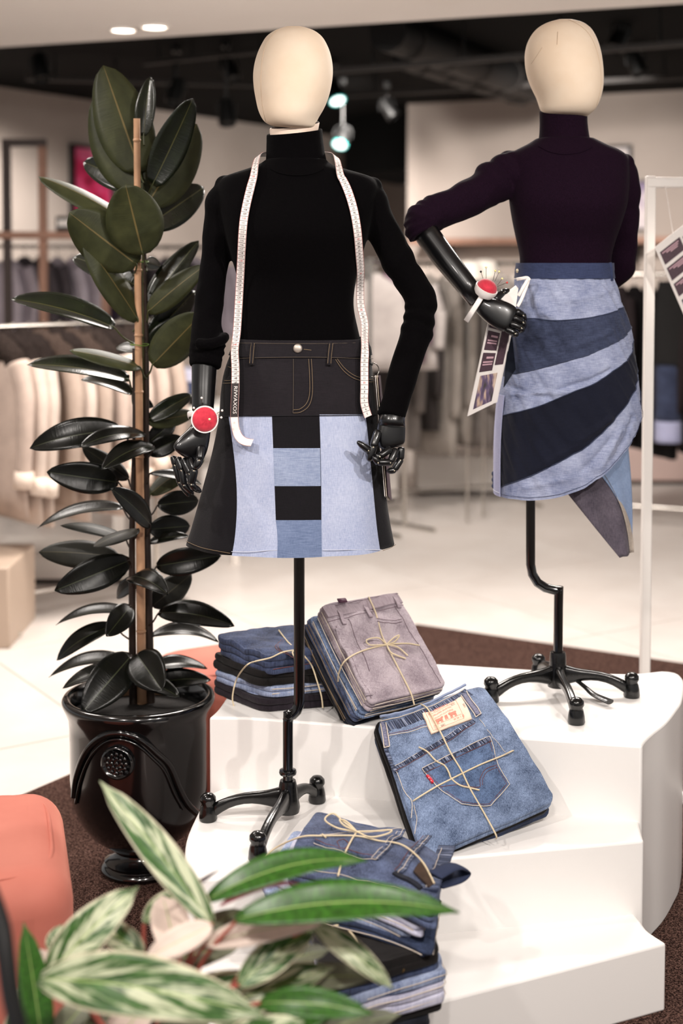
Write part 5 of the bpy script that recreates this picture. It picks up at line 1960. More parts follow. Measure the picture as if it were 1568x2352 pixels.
twine('twine bow tied around the dark blue jeans on the middle step', [
    [at(600, 1977, 2.84), at(632, 1948, 2.86), td(690, 1926, .004), td(743, 1921), td(819, 1923), td(870, 1929), td(923, 1946), td(968, 1980, .009), td(997, 2030, .009)],
    [td(819, 1912, .008), td(806, 1935), td(789, 1969), td(776, 2016, .003)],
    [td(819, 1912, .01), td(775, 1903, .016), td(746, 1884, .02), td(765, 1872, .022), td(790, 1890, .02), td(819, 1912, .01)],
    [td(819, 1912, .01), td(790, 1898, .022), td(780, 1886, .024), td(796, 1888, .022), td(819, 1912, .01)],
    [td(819, 1912, .01), td(858, 1906, .016), td(898, 1908, .016), td(888, 1919, .012), td(850, 1920, .012), td(819, 1912, .01)],
    [td(740, 1918, .008), td(748, 1924, .008)]])

# ------------------------------------------------------------------ tall stack on the lowest step
pe = [onz(705, 2082, .31), onz(985, 2116, .31), onz(1010, 2176, .31), onz(740, 2250, .31)]
pe = [(p.x, p.y) for p in pe]
zz = ZB + .0005
for i, (t, key, lab, o, lay) in enumerate((
    (.026, 'ink', 'ink blue folded jeans at the bottom of the tall stack on the lowest step', (-.022, -.012, .03, 1.02), 2),
    (.016, 'black', 'black folded jeans second from the bottom of the tall stack', (.006, .002, -.02, .99), 1),
    (.040, 'lilac', 'pale blue folded jeans with cream seam in the tall stack', (.012, .002, .0, 1.0), 2),
    (.020, 'light', 'light blue folded jeans with brass button in the tall stack', (.013, .004, .02, 1.0), 1),
    (.016, 'dark', 'dark blue folded jeans just under the black top pair', (.0, .004, .03, .98), 1),
    (.034, 'black', 'black folded jeans with a small bow on top of the tall stack', (0, 0, 0, 1.0), 2),
)):
    s = Slab(lift(shift(pe, *o), zz), 101 + i * 3, .003)
    e = jeans(lab, s, 0, t, J[key], lay, ragged=.045)
    if key == 'light':
        q = s.S(.72, .985, t * .5)
        pb_ = at(922, 2227, q.y - .01)
        obj('button', *g_lathe(pb_, [(.001, .004), (.005, .003), (.0062, 0), (.001, -.004)], 14, (0, -1, .2)), mat('brass button', '#8a6f45', .35, .8), e)
        qq = [s.S(u, 1.012, t * .55) for u in (.3, .45, .6, .75, .9, 1.0)] + [s.S(1.008, v, t * .55) for v in (.9, .6, .3)]
        tube('stitching', qq, .0008, CREAM, e, 5)
    if key == 'lilac':
        for hh in (.25, .8):
            qq = [s.S(u, 1.008, t * hh) for u in (.2, .4, .6, .8, .96)] + [s.S(1.006, v, t * hh) for v in (.9, .6, .3)]
            tube('stitching', qq, .001, CREAM, e, 5)
    if i == 5:
        sE, eE, tE = s, e, t
    zz += t
for pts in ([(870, 2140), (905, 2142), (960, 2136)], [(880, 2160), (930, 2150), (985, 2146)], [(860, 2120), (880, 2170)]):
    stitch_on(sE, pts, mat('black topstitch', '#2c2624', .8), eE, tE + .001, .0008)
te = lambda px, py, o=.006: sE.px(px, py, tE + o)
twine('twine bow on the black jeans of the tall stack', [
    [te(765, 2112), te(789, 2128), te(812, 2150), te(830, 2180, .003)], [te(750, 2106), te(770, 2117), te(789, 2128)],
    [te(789, 2128), te(815, 2122, .012), te(836, 2110, .014), te(825, 2112, .012), te(789, 2128)], [te(789, 2128), te(815, 2128, .008), te(845, 2126, .006)],
    [te(789, 2128), te(775, 2126, .01), te(762, 2128, .008)], [at(838, 2242, 2.60), at(836, 2265, 2.595), at(832, 2290, 2.592)]])
# ================================================================== measuring tape round the neck
k = NT('tape cloth')
k.set(Roughness=.55)
k.l(k.ramp(k.noise(k.coord(), 60, 2), [(.3, lin('#e3dad6')), (.7, lin('#efe8e4'))]), k.b.inputs['Base Color'])
TAPE = k.m
TRED = mat('tape red edge', '#c98a84', .6)
TBLK = mat('tape black print', '#2c2424', .6)
TR2 = mat('tape red print', '#c03a3a', .6)


def ribbon(center, width, nrm, name, m, parent, th=.0008):
    n = len(center)
    rings = []
    for i in range(n):
        t = (center[min(i + 1, n - 1)] - center[max(i - 1, 0)]).normalized()
        nn = nrm[i] - t * nrm[i].dot(t)
        nn.normalize()
        s = t.cross(nn) * width / 2
        rings.append([center[i] - s, center[i] + s, center[i] + s - nn * th, center[i] - s - nn * th])
    v, f = g_loft(rings)
    return obj(name, v, f, m, parent, True, None, 40)


def tape_surface(pts, off=.006):
    """front pixels -> points just off the sweater / skirt front; last number is extra stand-off"""
    out = []
    for px, py, o in pts:
        if py < 790:
            q = B1.hit(px, py, off + o)[2]
        else:
            q = S1.hit(px, py, off + .006 + o)[2]
        out.append(q)
    return out


L_PTS = [(588, 405, .004), (576, 450, .003), (566, 500, .002), (562, 550, .002), (561, 620, .004), (561, 700, .008), (560, 770, .012), (560, 830, .012), (558, 905, .012), (556, 950, .012), (559, 985, .012), (567, 1004, .012), (580, 1012, .014), (594, 1013, .018)]
R_PTS = [(776, 402, .004), (791, 432, .003), (806, 480, .002), (815, 540, .002), (818, 620, .004), (818, 700, .010), (816, 770, .016), (816, 830, .014), (817, 890, .013), (818, 925, .012), (826, 955, .012)]
tp = empty('measuring_tape', tuple(at(680, 390, 3.2)), 'white tailor measuring tape hung round the neck of the front mannequin', 'measuring tape')
xc = at(680, 400, Y1).x
zsh = at(680, 372, Y1).z
for nm, P3, sg in (('left', L_PTS, -1), ('right', R_PTS, 1)):
    sm = cr(P3, 120)
    front = tape_surface([sm[i] for i in range(0, 120, 6)] + [sm[-1]])
    # from the middle of the nape over the shoulder to the front
    nape = [Vector((xc + sg * dx, Y1 + dy, zsh + dz)) for dx, dy, dz in ((0, .092, .026), (.04, .082, .025), (.066, .05, .022), (.077, .012, .018), (.079, -.025, .012))]
    nape[-1].x = (nape[-1].x + front[0].x) / 2
    c = [Vector(p) for p in cr([tuple(p) for p in nape + [nape[-1].lerp(front[0], .55) + Vector((0, -.006, .006))] + front], 190)]
    nr = []
    for p in c:
        w = max(0, min(1, (zsh - .012 - p.z) / .05))
        up_ = Vector(((p.x - xc) * 7, (p.y - Y1) * 7, .75)).normalized()
        fr_ = Vector(((p.x - xc) * 2.0, -1, 0)).normalized()
        nr.append((up_ * (1 - w) + fr_ * w).normalized())
    wd = .0185
    if nm == 'left':
        for i in range(158, 190):
            nr[i] = Vector((.7 * (i - 158) / 32, -1, .5 * (i - 158) / 32))
    o = ribbon(c, wd, nr, 'tape_band', TAPE, tp)
    # arc length table
    al = [0]
    for a, b in zip(c, c[1:]):
        al.append(al[-1] + (b - a).length)

    def tp_pt(s, w, h=.0006):
        s = max(0, min(al[-1] - 1e-6, s))
        for i in range(len(al) - 1):
            if al[i] <= s <= al[i + 1]:
                break
        u = (s - al[i]) / (al[i + 1] - al[i])
        p = c[i].lerp(c[i + 1], u)
        t = (c[i + 1] - c[i]).normalized()
        nn = nr[i].lerp(nr[i + 1], u)
        nn = (nn - t * nn.dot(t)).normalized()
        return p + t.cross(nn) * w + nn * h
    ticks, nums, reds = MB(), MB(), MB()
    q = 0
    s = .012
    num0 = 77 if nm == 'left' else 88
    lim = al[-1] - (.16 if nm == 'left' else .012)
    while s < lim:
        val = num0 + q if nm == 'left' else max(1, num0 - q)
        for w0, w1, th in ((-.0085, .0085, .00035),):
            ticks.add([tp_pt(s - th, w0), tp_pt(s + th, w0), tp_pt(s + th, w1), tp_pt(s - th, w1)], [(0, 1, 2, 3)])
        vv, ff = text_mesh(str(val))
        sz = .0052
        flip = 1 if nm == 'left' else -1
        (reds if val % 10 == 0 else nums).add([tp_pt(s + .005 - y * sz * flip, (-x * sz * .8 * flip), .0009) for x, y in vv], ff)
        s += .01
        q += 1
    for mbx, nm2, mm in ((ticks, 'tick_marks', TBLK), (nums, 'printed_numbers', TBLK), (reds, 'printed_tens', TR2)):
        if mbx.v:
            ob = mbx.build(nm2, mm, o, False)
            ob['kind'] = 'stuff'
    for w in (-.0088, .0088):
        tube('edge_line', [tp_pt(al[-1] * i / 110, w, .0005) for i in range(111)], .0004, TRED, o, 4)
    if nm == 'left':
        s0 = lim
        blk = MB()
        a = [tp_pt(s0 + .075 * i / 10, -.0088, .0007) for i in range(11)]
        b = [tp_pt(s0 + .075 * i / 10, .0088, .0007) for i in range(11)]
        blk.add(a + b, [(i, i + 1, i + 12, i + 11) for i in range(10)])
        blk.build('black_end', TBLK, o, False)
        vv, ff = text_mesh('RIWAXOS')
        obj('printed_name', [tp_pt(s0 + .037 + x * .0098, -y * .0085 - .001, .0012) for x, y in vv], ff, TAPE, o, False)
# ================================================================== pin cushions
RVEL = NT('red velvet')
RVEL.set(Roughness=.8)
RVEL.b.inputs['Sheen Weight'].default_value = .4
RVEL.l(RVEL.ramp(RVEL.noise(RVEL.coord(), 90, 3), [(.3, lin('#b3122f')), (.7, lin('#cf2a41'))]), RVEL.b.inputs['Base Color'])
RVEL = RVEL.m
WPLA = mat('white plastic', '#efe8e4', .4)


def pincushion(c, n, r, strap, pins, label, dome=.6):
    n = Vector(n).normalized()
    e = empty('pin_cushion', c, label, 'pin cushion', 'wrist pin cushions')
    c = Vector(c)
    obj('cup', *g_lathe(c, [(.001, -.012), (r * .8, -.012), (r * .98, -.006), (r * 1.06, .004), (r * 1.06, .009), (r * .96, .009), (.001, .0085)], 36, n), WPLA, e, True, None, 40)
    obj('cushion', *g_lathe(c + n * .008, [(r * .97 * cos(a), r * dome * sin(a)) for a in [pi / 2 * i / 8 for i in range(8)]] + [(.001, r * dome)], 36, n), RVEL, e)
    for s_ in strap:
        v, f = g_tube([Vector(p) for p in cr(s_, 16)], .0065, 8, True, .18, n)
        obj('strap', v, f, WPLA, e)
    for (a, b, col) in pins:
        p = tube('pin', [Vector(a), Vector(b)], .0006, CHROME, e, 5)
        obj('pin_head', *g_ball(b, .0027, 5), mat('pin head ' + col, col, .3), p)
    return e


pc = at(470, 963, 3.128)
W_ = 3.12
pincushion(pc, (.12, -1, .08), .0285, [[at(444, 950, 3.14), at(433, 952, 3.155), at(432, 958, 3.175)], [at(494, 956, 3.14), at(498, 962, 3.16), at(494, 968, 3.18)]],
           [(at(464, 932, 3.12), at(463, 914, 3.115), '#f4ece6'), (at(450, 941, 3.12), at(445, 937, 3.113), '#f4ece6'), (at(497, 950, 3.112), at(510, 943, 3.105), '#f4ece6'), (at(500, 958, 3.112), at(508, 959, 3.105), '#f4ece6'), (at(478, 962, 3.10), at(481, 963, 3.088), '#e9e2b0')],
           'red wrist pin cushion with white cup, facing out on the front mannequin wrist', .42)
pc2 = at(1114, 668, 3.405)
n2 = (at(1136, 636, 3.39) - pc2)
pincushion(pc2, (.35, -.35, .75), .0265, [[at(1110, 674, 3.40), at(1098, 694, 3.396), at(1080, 722, 3.40), at(1070, 738, 3.415)]],
           [(at(1109, 640, 3.39), at(1104, 624, 3.385), '#1a1412'), (at(1116, 640, 3.385), at(1116, 614, 3.38), '#f0e6b8'), (at(1132, 645, 3.385), at(1137, 622, 3.38), '#e6d98e'), (at(1136, 646, 3.385), at(1146, 624, 3.38), '#efe3a0'), (at(1142, 658, 3.38), at(1164, 649, 3.375), '#c8443c'), (at(1142, 655, 3.38), at(1153, 640, 3.38), '#efe3a0')],
           'red domed wrist pin cushion with white strap on the rear mannequin wrist', .78)

# ================================================================== hang tag booklets
PAPER = mat('white card', '#efe9e4', .55)
PLUM = mat('plum print', '#4b3640', .6, var=.12, vscale=200)
PINKL = mat('pink print', '#c9a3ad', .6)


def quadpt(c, a, b):
    return c[0] * (1 - a) * (1 - b) + c[1] * a * (1 - b) + c[2] * a * b + c[3] * (1 - a) * b


def card(name, c, th, m, parent):
    c = [Vector(p) for p in c]
    n = (c[1] - c[0]).cross(c[3] - c[0]).normalized()
    if n.dot(CAMP - c[0]) < 0:
        n = -n
    v = c + [p - n * th for p in c]
    return obj(name, v, [(0, 1, 2, 3), (7, 6, 5, 4), (0, 4, 5, 1), (1, 5, 6, 2), (2, 6, 7, 3), (3, 7, 4, 0)], m, parent, False), n


def printed(c, n, rect, m, parent, name, h=.0006):
    a0, b0, a1, b1 = rect
    v = [quadpt(c, a, b) + n * h for a, b in ((a0, b0), (a1, b0), (a1, b1), (a0, b1))]
    return obj(name, v, [(0, 1, 2, 3)], m, parent, False)


k = NT('fashion photo print')
k.set(Roughness=.5)
vv_ = k.coord('Object', (34, 34, 9))
k.l(k.ramp(k.noise(vv_, 1.3, 3), [(.32, lin('#1d1a1c')), (.42, lin('#4b4444')), (.5, lin('#6a5a7a')), (.57, lin('#c0a593')), (.64, lin('#dcc9b8')), (.72, lin('#6d6a63'))]), k.b.inputs['Base Color'])
PHOTO = k.m
ht = empty('hang_tag', tuple(at(1195, 650, 3.45)), 'white and plum printed tag booklet hanging from the wrapped skirt by the hip', 'hang tag')
c = [at(1124, 728, 3.455), at(1176, 748, 3.50), at(1139, 924, 3.50), at(1074, 956, 3.44)]
o, n = card('cover', c, .0025, PAPER, ht)
c2 = [p + Vector((.004, .012, -.001)) for p in c]
card('back_page', c2, .002, PAPER, ht)
for rect in ((.06, .0, .56, .10), (.06, .13, .56, .33), (.06, .36, .56, .56)):
    printed(c, n, rect, PLUM, o, 'printed_block')
printed(c, n, (.62, .06, .95, .50), PLUM, o, 'printed_block')
for b0 in (.17, .40):
    printed(c, n, (.22, b0, .5, b0 + .022), PINKL, o, 'printed_line', .001)
    printed(c, n, (.12, b0 + .05, .5, b0 + .066), PINKL, o, 'printed_line', .001)
    printed(c, n, (.12, b0 + .078, .5, b0 + .092), PINKL, o, 'printed_line', .001)
printed(c, n, (.14, .60, .80, .95), PHOTO, o, 'printed_photo')
cb2 = [at(1168, 780, 3.515), at(1176, 772, 3.53), at(1184, 848, 3.53), at(1157, 890, 3.50)]
card('swing_card', cb2, .0015, mat('dark glossy card', '#14161c', .2, var=.5, vscale=30), ht)
# folded top leaf of the tag above the hand and its ribbon
card('top_leaf', [at(1184, 655, 3.47), at(1190, 662, 3.46), at(1184, 706, 3.455), at(1146, 684, 3.44)], .0015, PAPER, ht)
for pts in ([(1186, 642, 3.50), (1196, 640, 3.485), (1210, 638, 3.48), (1216, 644, 3.478)], [(1214, 640, 3.478), (1208, 660, 3.475), (1196, 690, 3.465), (1188, 704, 3.46)], [(1212, 642, 3.477), (1200, 662, 3.472), (1190, 680, 3.468)]):
    v, f = g_tube([at(*p) for p in cr(pts, 14)], .0042, 8, True, .25, (0, -1, 0))
    obj('ribbon', v, f, PAPER, ht)

# tag seen edge-on at the front mannequin's hip
h2 = empty('hang_tag', tuple(at(862, 850, 3.27)), 'tag booklet seen edge on, hanging from a ring at the hip of the front skirt', 'hang tag')
for dx, m in ((0, PAPER), (.004, mat('cream card', '#d9cbb8', .6)), (.008, PLUM)):
    c = [at(862, 862, 3.20) + Vector((dx, 0, 0)), at(866, 862, 3.36) + Vector((dx, 0, 0)), at(892, 1150, 3.36) + Vector((dx, 0, 0)), at(884, 1140, 3.20) + Vector((dx, 0, 0))]
    card('page', c, .0012, m, h2)
q = [at(856 + 14 * cos(t), 850 + 16 * sin(t), 3.24 + .01 * cos(t)) for t in [2 * pi * i / 24 for i in range(25)]]
tube('ring', q, .0012, CHROME, h2, 8)
tube('cord', [at(840, 788, 3.24), at(850, 800, 3.235), at(848, 830, 3.235), at(856, 838, 3.235)], .0025, mat('black cord', '#0b0a0a', .6), h2, 8, 14)

# ================================================================== coral poufs
k = NT('coral velvet')
k.set(Roughness=.75)
k.b.inputs['Sheen Weight'].default_value = .5
k.b.inputs['Sheen Roughness'].default_value = .35
k.b.inputs['Sheen Tint'].default_value = lin('#f2a892')
k.l(k.ramp(k.noise(k.coord(), 5, 4), [(.3, lin('#bd6a5a')), (.7, lin('#c97867'))]), k.b.inputs['Base Color'])
CORAL = k.m


def pouf(c, s, rz, label):
    e = empty('pouf', c, label, 'pouf', 'coral velvet poufs')
    o = box('cushion', (c[0], c[1], c[2] + s[2] / 2), s, CORAL, e, rz, .075, 8)
    hx, hy = s[0] / 2, s[1] / 2
    q = []
    for i in range(80):
        a = 2 * pi * i / 80
        x, y = spow(cos(a), .45) * (hx - .035), spow(sin(a), .45) * (hy - .035)
        q.append(Vector((c[0] + x * cos(rz) - y * sin(rz), c[1] + x * sin(rz) + y * cos(rz), c[2] + s[2] - .010)))
    q.append(q[0])
    tube('piping', q, .0035, CORAL, e, 6)
    return e


pouf((-.80, 2.78, .015), (.50, .50, .44), radians(14), 'coral velvet pouf cut by the left edge in front of the urn')
pouf((-.36, 4.22, .0145), (.36, .36, .40), radians(30), 'coral velvet pouf peeking out behind the urn')

# ================================================================== white frame with printed card
fr = empty('frame_stand', (at(1480, 1560, 4.1).x, 4.1, 0), 'tall white square tube frame at the right edge behind the podium', 'frame')
xl = at(1493, 420, 4.1).x
zt_ = at(1493, 410, 4.1).z
xr = xl + .75
WF = mat('white powder coat', '#f1ece7', .4)
for nm, a, b in (('post', (xl, 4.1), None), ('post', (xr, 4.05), None)):
    box(nm, (a[0], a[1], (zt_ + .014) / 2 + .007), (.028, .028, zt_ - .014), WF, fr, 0, .004)
box('top_bar', ((xl + xr) / 2, 4.075, zt_ - .012), (xr - xl + .028, .03, .03), WF, fr, -.066, .004)
box('foot_bar', ((xl + xr) / 2, 4.075, .03), (xr - xl, .03, .03), WF, fr, -.066, .004)
for x in (xl, xr):
    box('foot', (x, 4.08, .024), (.035, .32, .02), WF, fr, 0, .004)
kc = empty('display_card', tuple(at(1560, 520, 4.0)), 'tilted white card with plum blocks hanging inside the white frame', 'card')
c = [at(1503, 568, 3.98), at(1584, 505, 3.98), at(1668, 690, 3.99), at(1586, 760, 3.99)]
o, n = card('sheet', c, .003, PAPER, kc)
for i in range(3):
    printed(c, n, (.06, .08 + .19 * i, .62, .23 + .19 * i), PLUM, o, 'printed_block')
    for j in range(3):
        printed(c, n, (.10 + .1 * j, .10 + .19 * i + .02 * j, .56 - .03 * j, .113 + .19 * i + .02 * j), PINKL, o, 'printed_line', .001)
printed(c, n, (.68, .1, .95, .55), PLUM, o, 'printed_block')
printed(c, n, (.08, .66, .92, .95), PHOTO, o, 'printed_photo')
tube('string', [quadpt(c, .5, .03), Vector((quadpt(c, .5, 0).x, 4.075, zt_ - .02))], .0012, PAPER, kc, 6)
# ================================================================== shop behind: walls' pictures, shelves, racks
def onplane(px, py, p0, n):
    d = ray(px, py)
    return CAMP + d * ((Vector(p0) - CAMP).dot(n) / d.dot(n))


WLp, WLd = Vector((-3.9, 9.0, 0)), Vector((4.85, 8.2, 0)).normalized()
WLn = Vector((WLd.y, -WLd.x, 0))
WRp, WRd = Vector((.66, 12.3, 0)), Vector((4.34, -2.1, 0)).normalized()
WRn = Vector((WRd.y, -WRd.x, 0))
if WRn.y > 0:
    WRn = -WRn


def slab4(name, c, n, th, m, parent=None):
    c = [Vector(p) for p in c]
    v = c + [p + n * th for p in c]
    return obj(name, v, [(3, 2, 1, 0), (4, 5, 6, 7), (0, 1, 5, 4), (1, 2, 6, 5), (2, 3, 7, 6), (3, 0, 4, 7)], m, parent, False)


def picture(rect, p0, n, frame_m, art_m, label, fw=.12):
    x0, y0, x1, y1 = rect
    q = lambda x, y: onplane(x, y, p0 + n * .005, n)
    c = [q(x0, y0), q(x1, y0), q(x1, y1), q(x0, y1)]
    for i in (0, 1):
        c[3 - i].z = c[2].z
    c[1].z = c[0].z
    e = empty('framed_picture', tuple((c[2] + c[3]) / 2), label, 'picture', 'framed pictures on the back walls')
    b = [quadpt(c, a, d) for a, d in ((fw, fw * .6), (1 - fw, fw * .6), (1 - fw, 1 - fw * .6), (fw, 1 - fw * .6))]
    for i in range(4):
        j = (i + 1) % 4
        slab4('frame_bar', [c[i], c[j], b[j], b[i]], n, .035, frame_m, e)
    slab4('print', b, n, .012, art_m, e)
    return e


FBLACK = mat('black picture frame', '#0e0c0c', .5)
k = NT('pink abstract print')
k.set(Roughness=.5)
k.l(k.ramp(k.noise(k.coord('Object', (2.2, 2.2, 3)), 1.6, 3, .6), [(.36, lin('#8f1238')), (.47, lin('#d92b62')), (.56, lin('#e8588a')), (.66, lin('#f3a9bf'))]), k.b.inputs['Base Color'])
PINKART = k.m
picture((158, 330, 258, 505), WLp, WLn, FBLACK, PINKART, 'pink abstract poster in a black frame behind the rubber plant', .07)
picture((1388, 335, 1452, 432), WRp, WRn, FBLACK, mat('pale print', '#d9cfce', .5, var=.2, vscale=8), 'pale print in a black frame above the purple shoulder', .1)
k = NT('lilac figure print')
k.set(Roughness=.5)
k.l(k.ramp(k.noise(k.coord('Object', (3, 3, 3)), 1.5, 2), [(.4, lin('#8f7f9c')), (.5, lin('#cbbcc9')), (.6, lin('#e6dadb'))]), k.b.inputs['Base Color'])
picture((1440, 416, 1496, 528), WRp, WRn, FBLACK, k.m, 'lilac print in a thin black frame left of the white frame post', .05)

# wooden wall unit on the left
un = empty('shelf_unit', tuple(at(60, 1100, 9.3)), 'slim wooden frame shelf unit on the left wall', 'shelf unit')


def bar(name, a, b, w, m, parent, n=4):
    return tube(name, [Vector(a), Vector(b)], w, m, parent, n)


YU = 9.3
for px, m in ((14, DARK_WOOD), (97, WOOD)):
    p = at(px, 330, YU)
    box('post', (p.x, p.y, p.z / 2), (.05, .05, p.z), m, un)
a, b = at(14, 328, YU), at(97, 326, YU)
box('top_bar', ((a.x + b.x) / 2, YU, a.z), (b.x - a.x + .05, .05, .05), DARK_WOOD, un)
a, b = at(-60, 540, YU), at(240, 540, YU)
box('shelf_board', ((a.x + b.x) / 2, YU + .1, a.z), (b.x - a.x, .32, .045), WOOD, un)
p = at(97, 330, YU)
box('post', (a.x + .03, YU + .2, a.z / 2), (.05, .05, a.z), WOOD, un)
box('post', (b.x - .03, YU + .2, a.z / 2), (.05, .05, a.z), WOOD, un)
p = at(148, 522, YU)
bx_ = empty('storage_box', (p.x, YU + .05, a.z + .023), 'small black box with white label on the wooden shelf', 'box')
box('body', (p.x, YU + .05, a.z + .023 + .05), (.11, .12, .10), FBLACK, bx_, 0, .004)
box('label_plate', (p.x, YU - .012, a.z + .023 + .055), (.085, .004, .045), PAPER, bx_)

# shelf board on the right wall
q0, q1 = onplane(968, 549, WRp + WRn * .02, WRn), onplane(1700, 549, WRp + WRn * .02, WRn)
q1.z = q0.z
sh = slab4('wall_shelf', [q0 + Vector((0, 0, -.05)), q1 + Vector((0, 0, -.05)), q1, q0], WRn, .3, WOOD)
tag(sh, 'long wooden wall shelf behind the purple mannequin', 'shelf')
for t in (.1, .4, .7):
    c = q0.lerp(q1, t)
    slab4('bracket', [c + Vector((0, 0, -.2)), c + WRd * .02 + Vector((0, 0, -.2)), c + WRd * .02 + Vector((0, 0, -.05)), c + Vector((0, 0, -.05))], WRn, .2, FBLACK, sh)


# ------------------------------------------------------------------ hanging garments
def copy_tree(o, parent=None):
    c = o.copy()
    COL.objects.link(c)
    if parent is not None:
        c.parent = parent
    for ch in list(o.children):
        copy_tree(ch, c)
    return c


def garment_parts(e, w, t, L, m, collar=None, cuff=None, sleeve=True, hook=True, flare=1.15, seed=0):
    """hung garment in local space: rail at z=0, shoulders along local X, thickness along Y"""
    top = -.09
    rings = []
    for z, ww, tt in ((top + .02, .12, .5), (top, .2, .7), (top - .05, .62, .9), (top - .09, .92, 1.0), (top - .2, .96, 1.0), (top - .5 * L, .95, 1.05), (top - .85 * L, 1.0 * flare, 1.0), (top - L, 1.02 * flare, .9)):
        r = []
        for j in range(20):
            a = 2 * pi * j / 20
            wob = 1 + .12 * noise.noise(Vector((cos(a) * 2 + seed, sin(a) * 2, z * 4)))
            r.append(Vector((ww * w / 2 * spow(cos(a), .8) * wob, tt * t / 2 * spow(sin(a), .8) * (1 + .3 * sin(5 * a + seed) * min(1, -z)), z)))
        rings.append(r)
    v, f = g_loft(rings)
    obj('body', v, f, m, e)
    if sleeve:
        for s in (-1, 1):
            p = [Vector((s * w * .42, 0, top - .06)), Vector((s * w * .53, 0, top - .2)), Vector((s * w * .57, .01, top - .45 * L)), Vector((s * w * .56, .02, top - .78 * L))]
            v, f = g_tube([Vector(q) for q in cr(p, 14)], [.055 * w / .45 * (1.05 - .3 * i / 13) for i in range(14)], 12, True, .75)
            obj('sleeve', v, f, m, e)
            if cuff:
                v, f = g_tube([Vector((s * w * .562, .016, top - .72 * L)), Vector((s * w * .56, .02, top - .82 * L))], .05 * w / .45, 12, True, .8)
                obj('cuff', v, f, cuff, e)
    if collar:
        p = [Vector((-w * .3, -.03, top - .16)), Vector((-w * .24, -.02, top - .03)), Vector((0, .03, top + .02)), Vector((w * .24, -.02, top - .03)), Vector((w * .3, -.03, top - .16))]
        v, f = g_tube([Vector(q) for q in cr(p, 24)], [.045 + .012 * sin(pi * i / 23) for i in range(24)], 12)
        obj('fur_collar', wobble(v, .022, 40, seed), f, collar, e)
    if hook:
        p = [Vector((0, 0, -.085)), Vector((0, 0, -.03)), Vector((.018, 0, -.004)), Vector((.012, 0, .012)), Vector((-.008, 0, .014))]
        v, f = g_tube([Vector(q) for q in cr(p, 14)], .0035, 6)
        obj('hanger_hook', v, f, CHROME, e)


def local_empty(name, label, cat, group):
    e = bpy.data.objects.new(name, None)
    COL.objects.link(e)
    tag(e, label, cat, group)
    return e


def rail_stand(name, a, b, label, zbase=0.0, drop=None):
    a, b = Vector(a), Vector(b)
    e = empty(name, (a.x, a.y, 0), label, 'clothes rack')
    tube('rail', [a - (b - a).normalized() * .05, b + (b - a).normalized() * .05], .013, CHROME, e, 12)
    dd = (b - a).normalized()
    nn = Vector((-dd.y, dd.x, 0))
    for p in (a, b):
        tube('post', [Vector((p.x, p.y, .02)), Vector((p.x, p.y, p.z + .02))], .014, CHROME, e, 12)
        tube('foot', [Vector((p.x, p.y, .015)) - nn * .25, Vector((p.x, p.y, .015)) + nn * .25], .012, CHROME, e, 10)
    tube('base_bar', [Vector((a.x, a.y, .12)), Vector((b.x, b.y, .12))], .01, CHROME, e, 10)
    return e


def hang(proto_kinds, a, b, n, group, words, rng, face=0.0, skip=()):
    """hang n garments on a rail, each with its own label by colour and place in the row"""
    a, b = Vector(a), Vector(b)
    d = (b - a).normalized()
    rz0 = math.atan2(d.y, d.x) + pi / 2
    for i in range(n):
        kind = proto_kinds[rng.randrange(len(proto_kinds))] if not isinstance(proto_kinds, dict) else proto_kinds[i]
        base, word = kind
        if not base.get('used'):
            o = base['obj']
            base['used'] = True
        else:
            o = copy_tree(base['obj'])
        t = (i + .5) / n
        p = a.lerp(b, t)
        o.location = (p.x, p.y, p.z)
        o.rotation_euler = (0, 0, rz0 + face + rng.uniform(-.12, .12))
        o.scale = (1, 1, rng.uniform(.96, 1.04))
        o['label'] = words(i, word)
        o['group'] = group
    for base, _w in (proto_kinds.values() if isinstance(proto_kinds, dict) else proto_kinds):
        if not base.get('used'):
            base['used'] = True
            for c in list(base['obj'].children):
                bpy.data.objects.remove(c)
            bpy.data.objects.remove(base['obj'])


ORD = ['first', 'second', 'third', 'fourth', 'fifth', 'sixth', 'seventh', 'eighth', 'ninth', 'tenth', 'eleventh', 'twelfth', 'thirteenth', 'fourteenth', 'fifteenth', 'sixteenth']


def proto(name, cat, w, t, L, color, collar=None, cuff=None, sleeve=True, flare=1.1, seed=0, rough=.9):
    e = local_empty(name, 'x', cat, None)
    m = mat(name + ' cloth ' + color, color, rough, 0, .15, .12, 10)
    cm = mat('fur ' + collar, collar, 1.0, 0, .05, .6, 120, .8, 220) if collar else None
    garment_parts(e, w, t, L, m, cm, mat('cuff ' + cuff, cuff, .9) if cuff else None, sleeve, True, flare, seed)
    return {'obj': e}


rng = random.Random(3)
# beige coats with dark fur collars
ra, rb = at(-30, 752, 6.15), at(356, 746, 6.75)
rb.z = ra.z
rail_stand('clothes_rack', ra, rb, 'chrome rack with the row of beige coats at the left edge')
coats = [(proto('fur_collar_coat', 'coat', .44, .06, .74, '#b3a196', '#2c2522', '#d8c6b8', seed=1), 'beige coat with dark fur collar'),
         (proto('fur_collar_coat', 'coat', .45, .065, .72, '#a39286', '#3a302b', '#cbb7a8', seed=5), 'tan coat with brown fur collar'),
         (proto('fur_collar_coat', 'coat', .43, .055, .75, '#c0b0a5', '#241e1c', '#e2d3c6', seed=9), 'cream coat with black fur collar')]
hang(coats, ra, rb, 11, 'fur collared coats on the left rack', lambda i, w: '%s, %s from the left on the left rack' % (w, ORD[i]), rng)
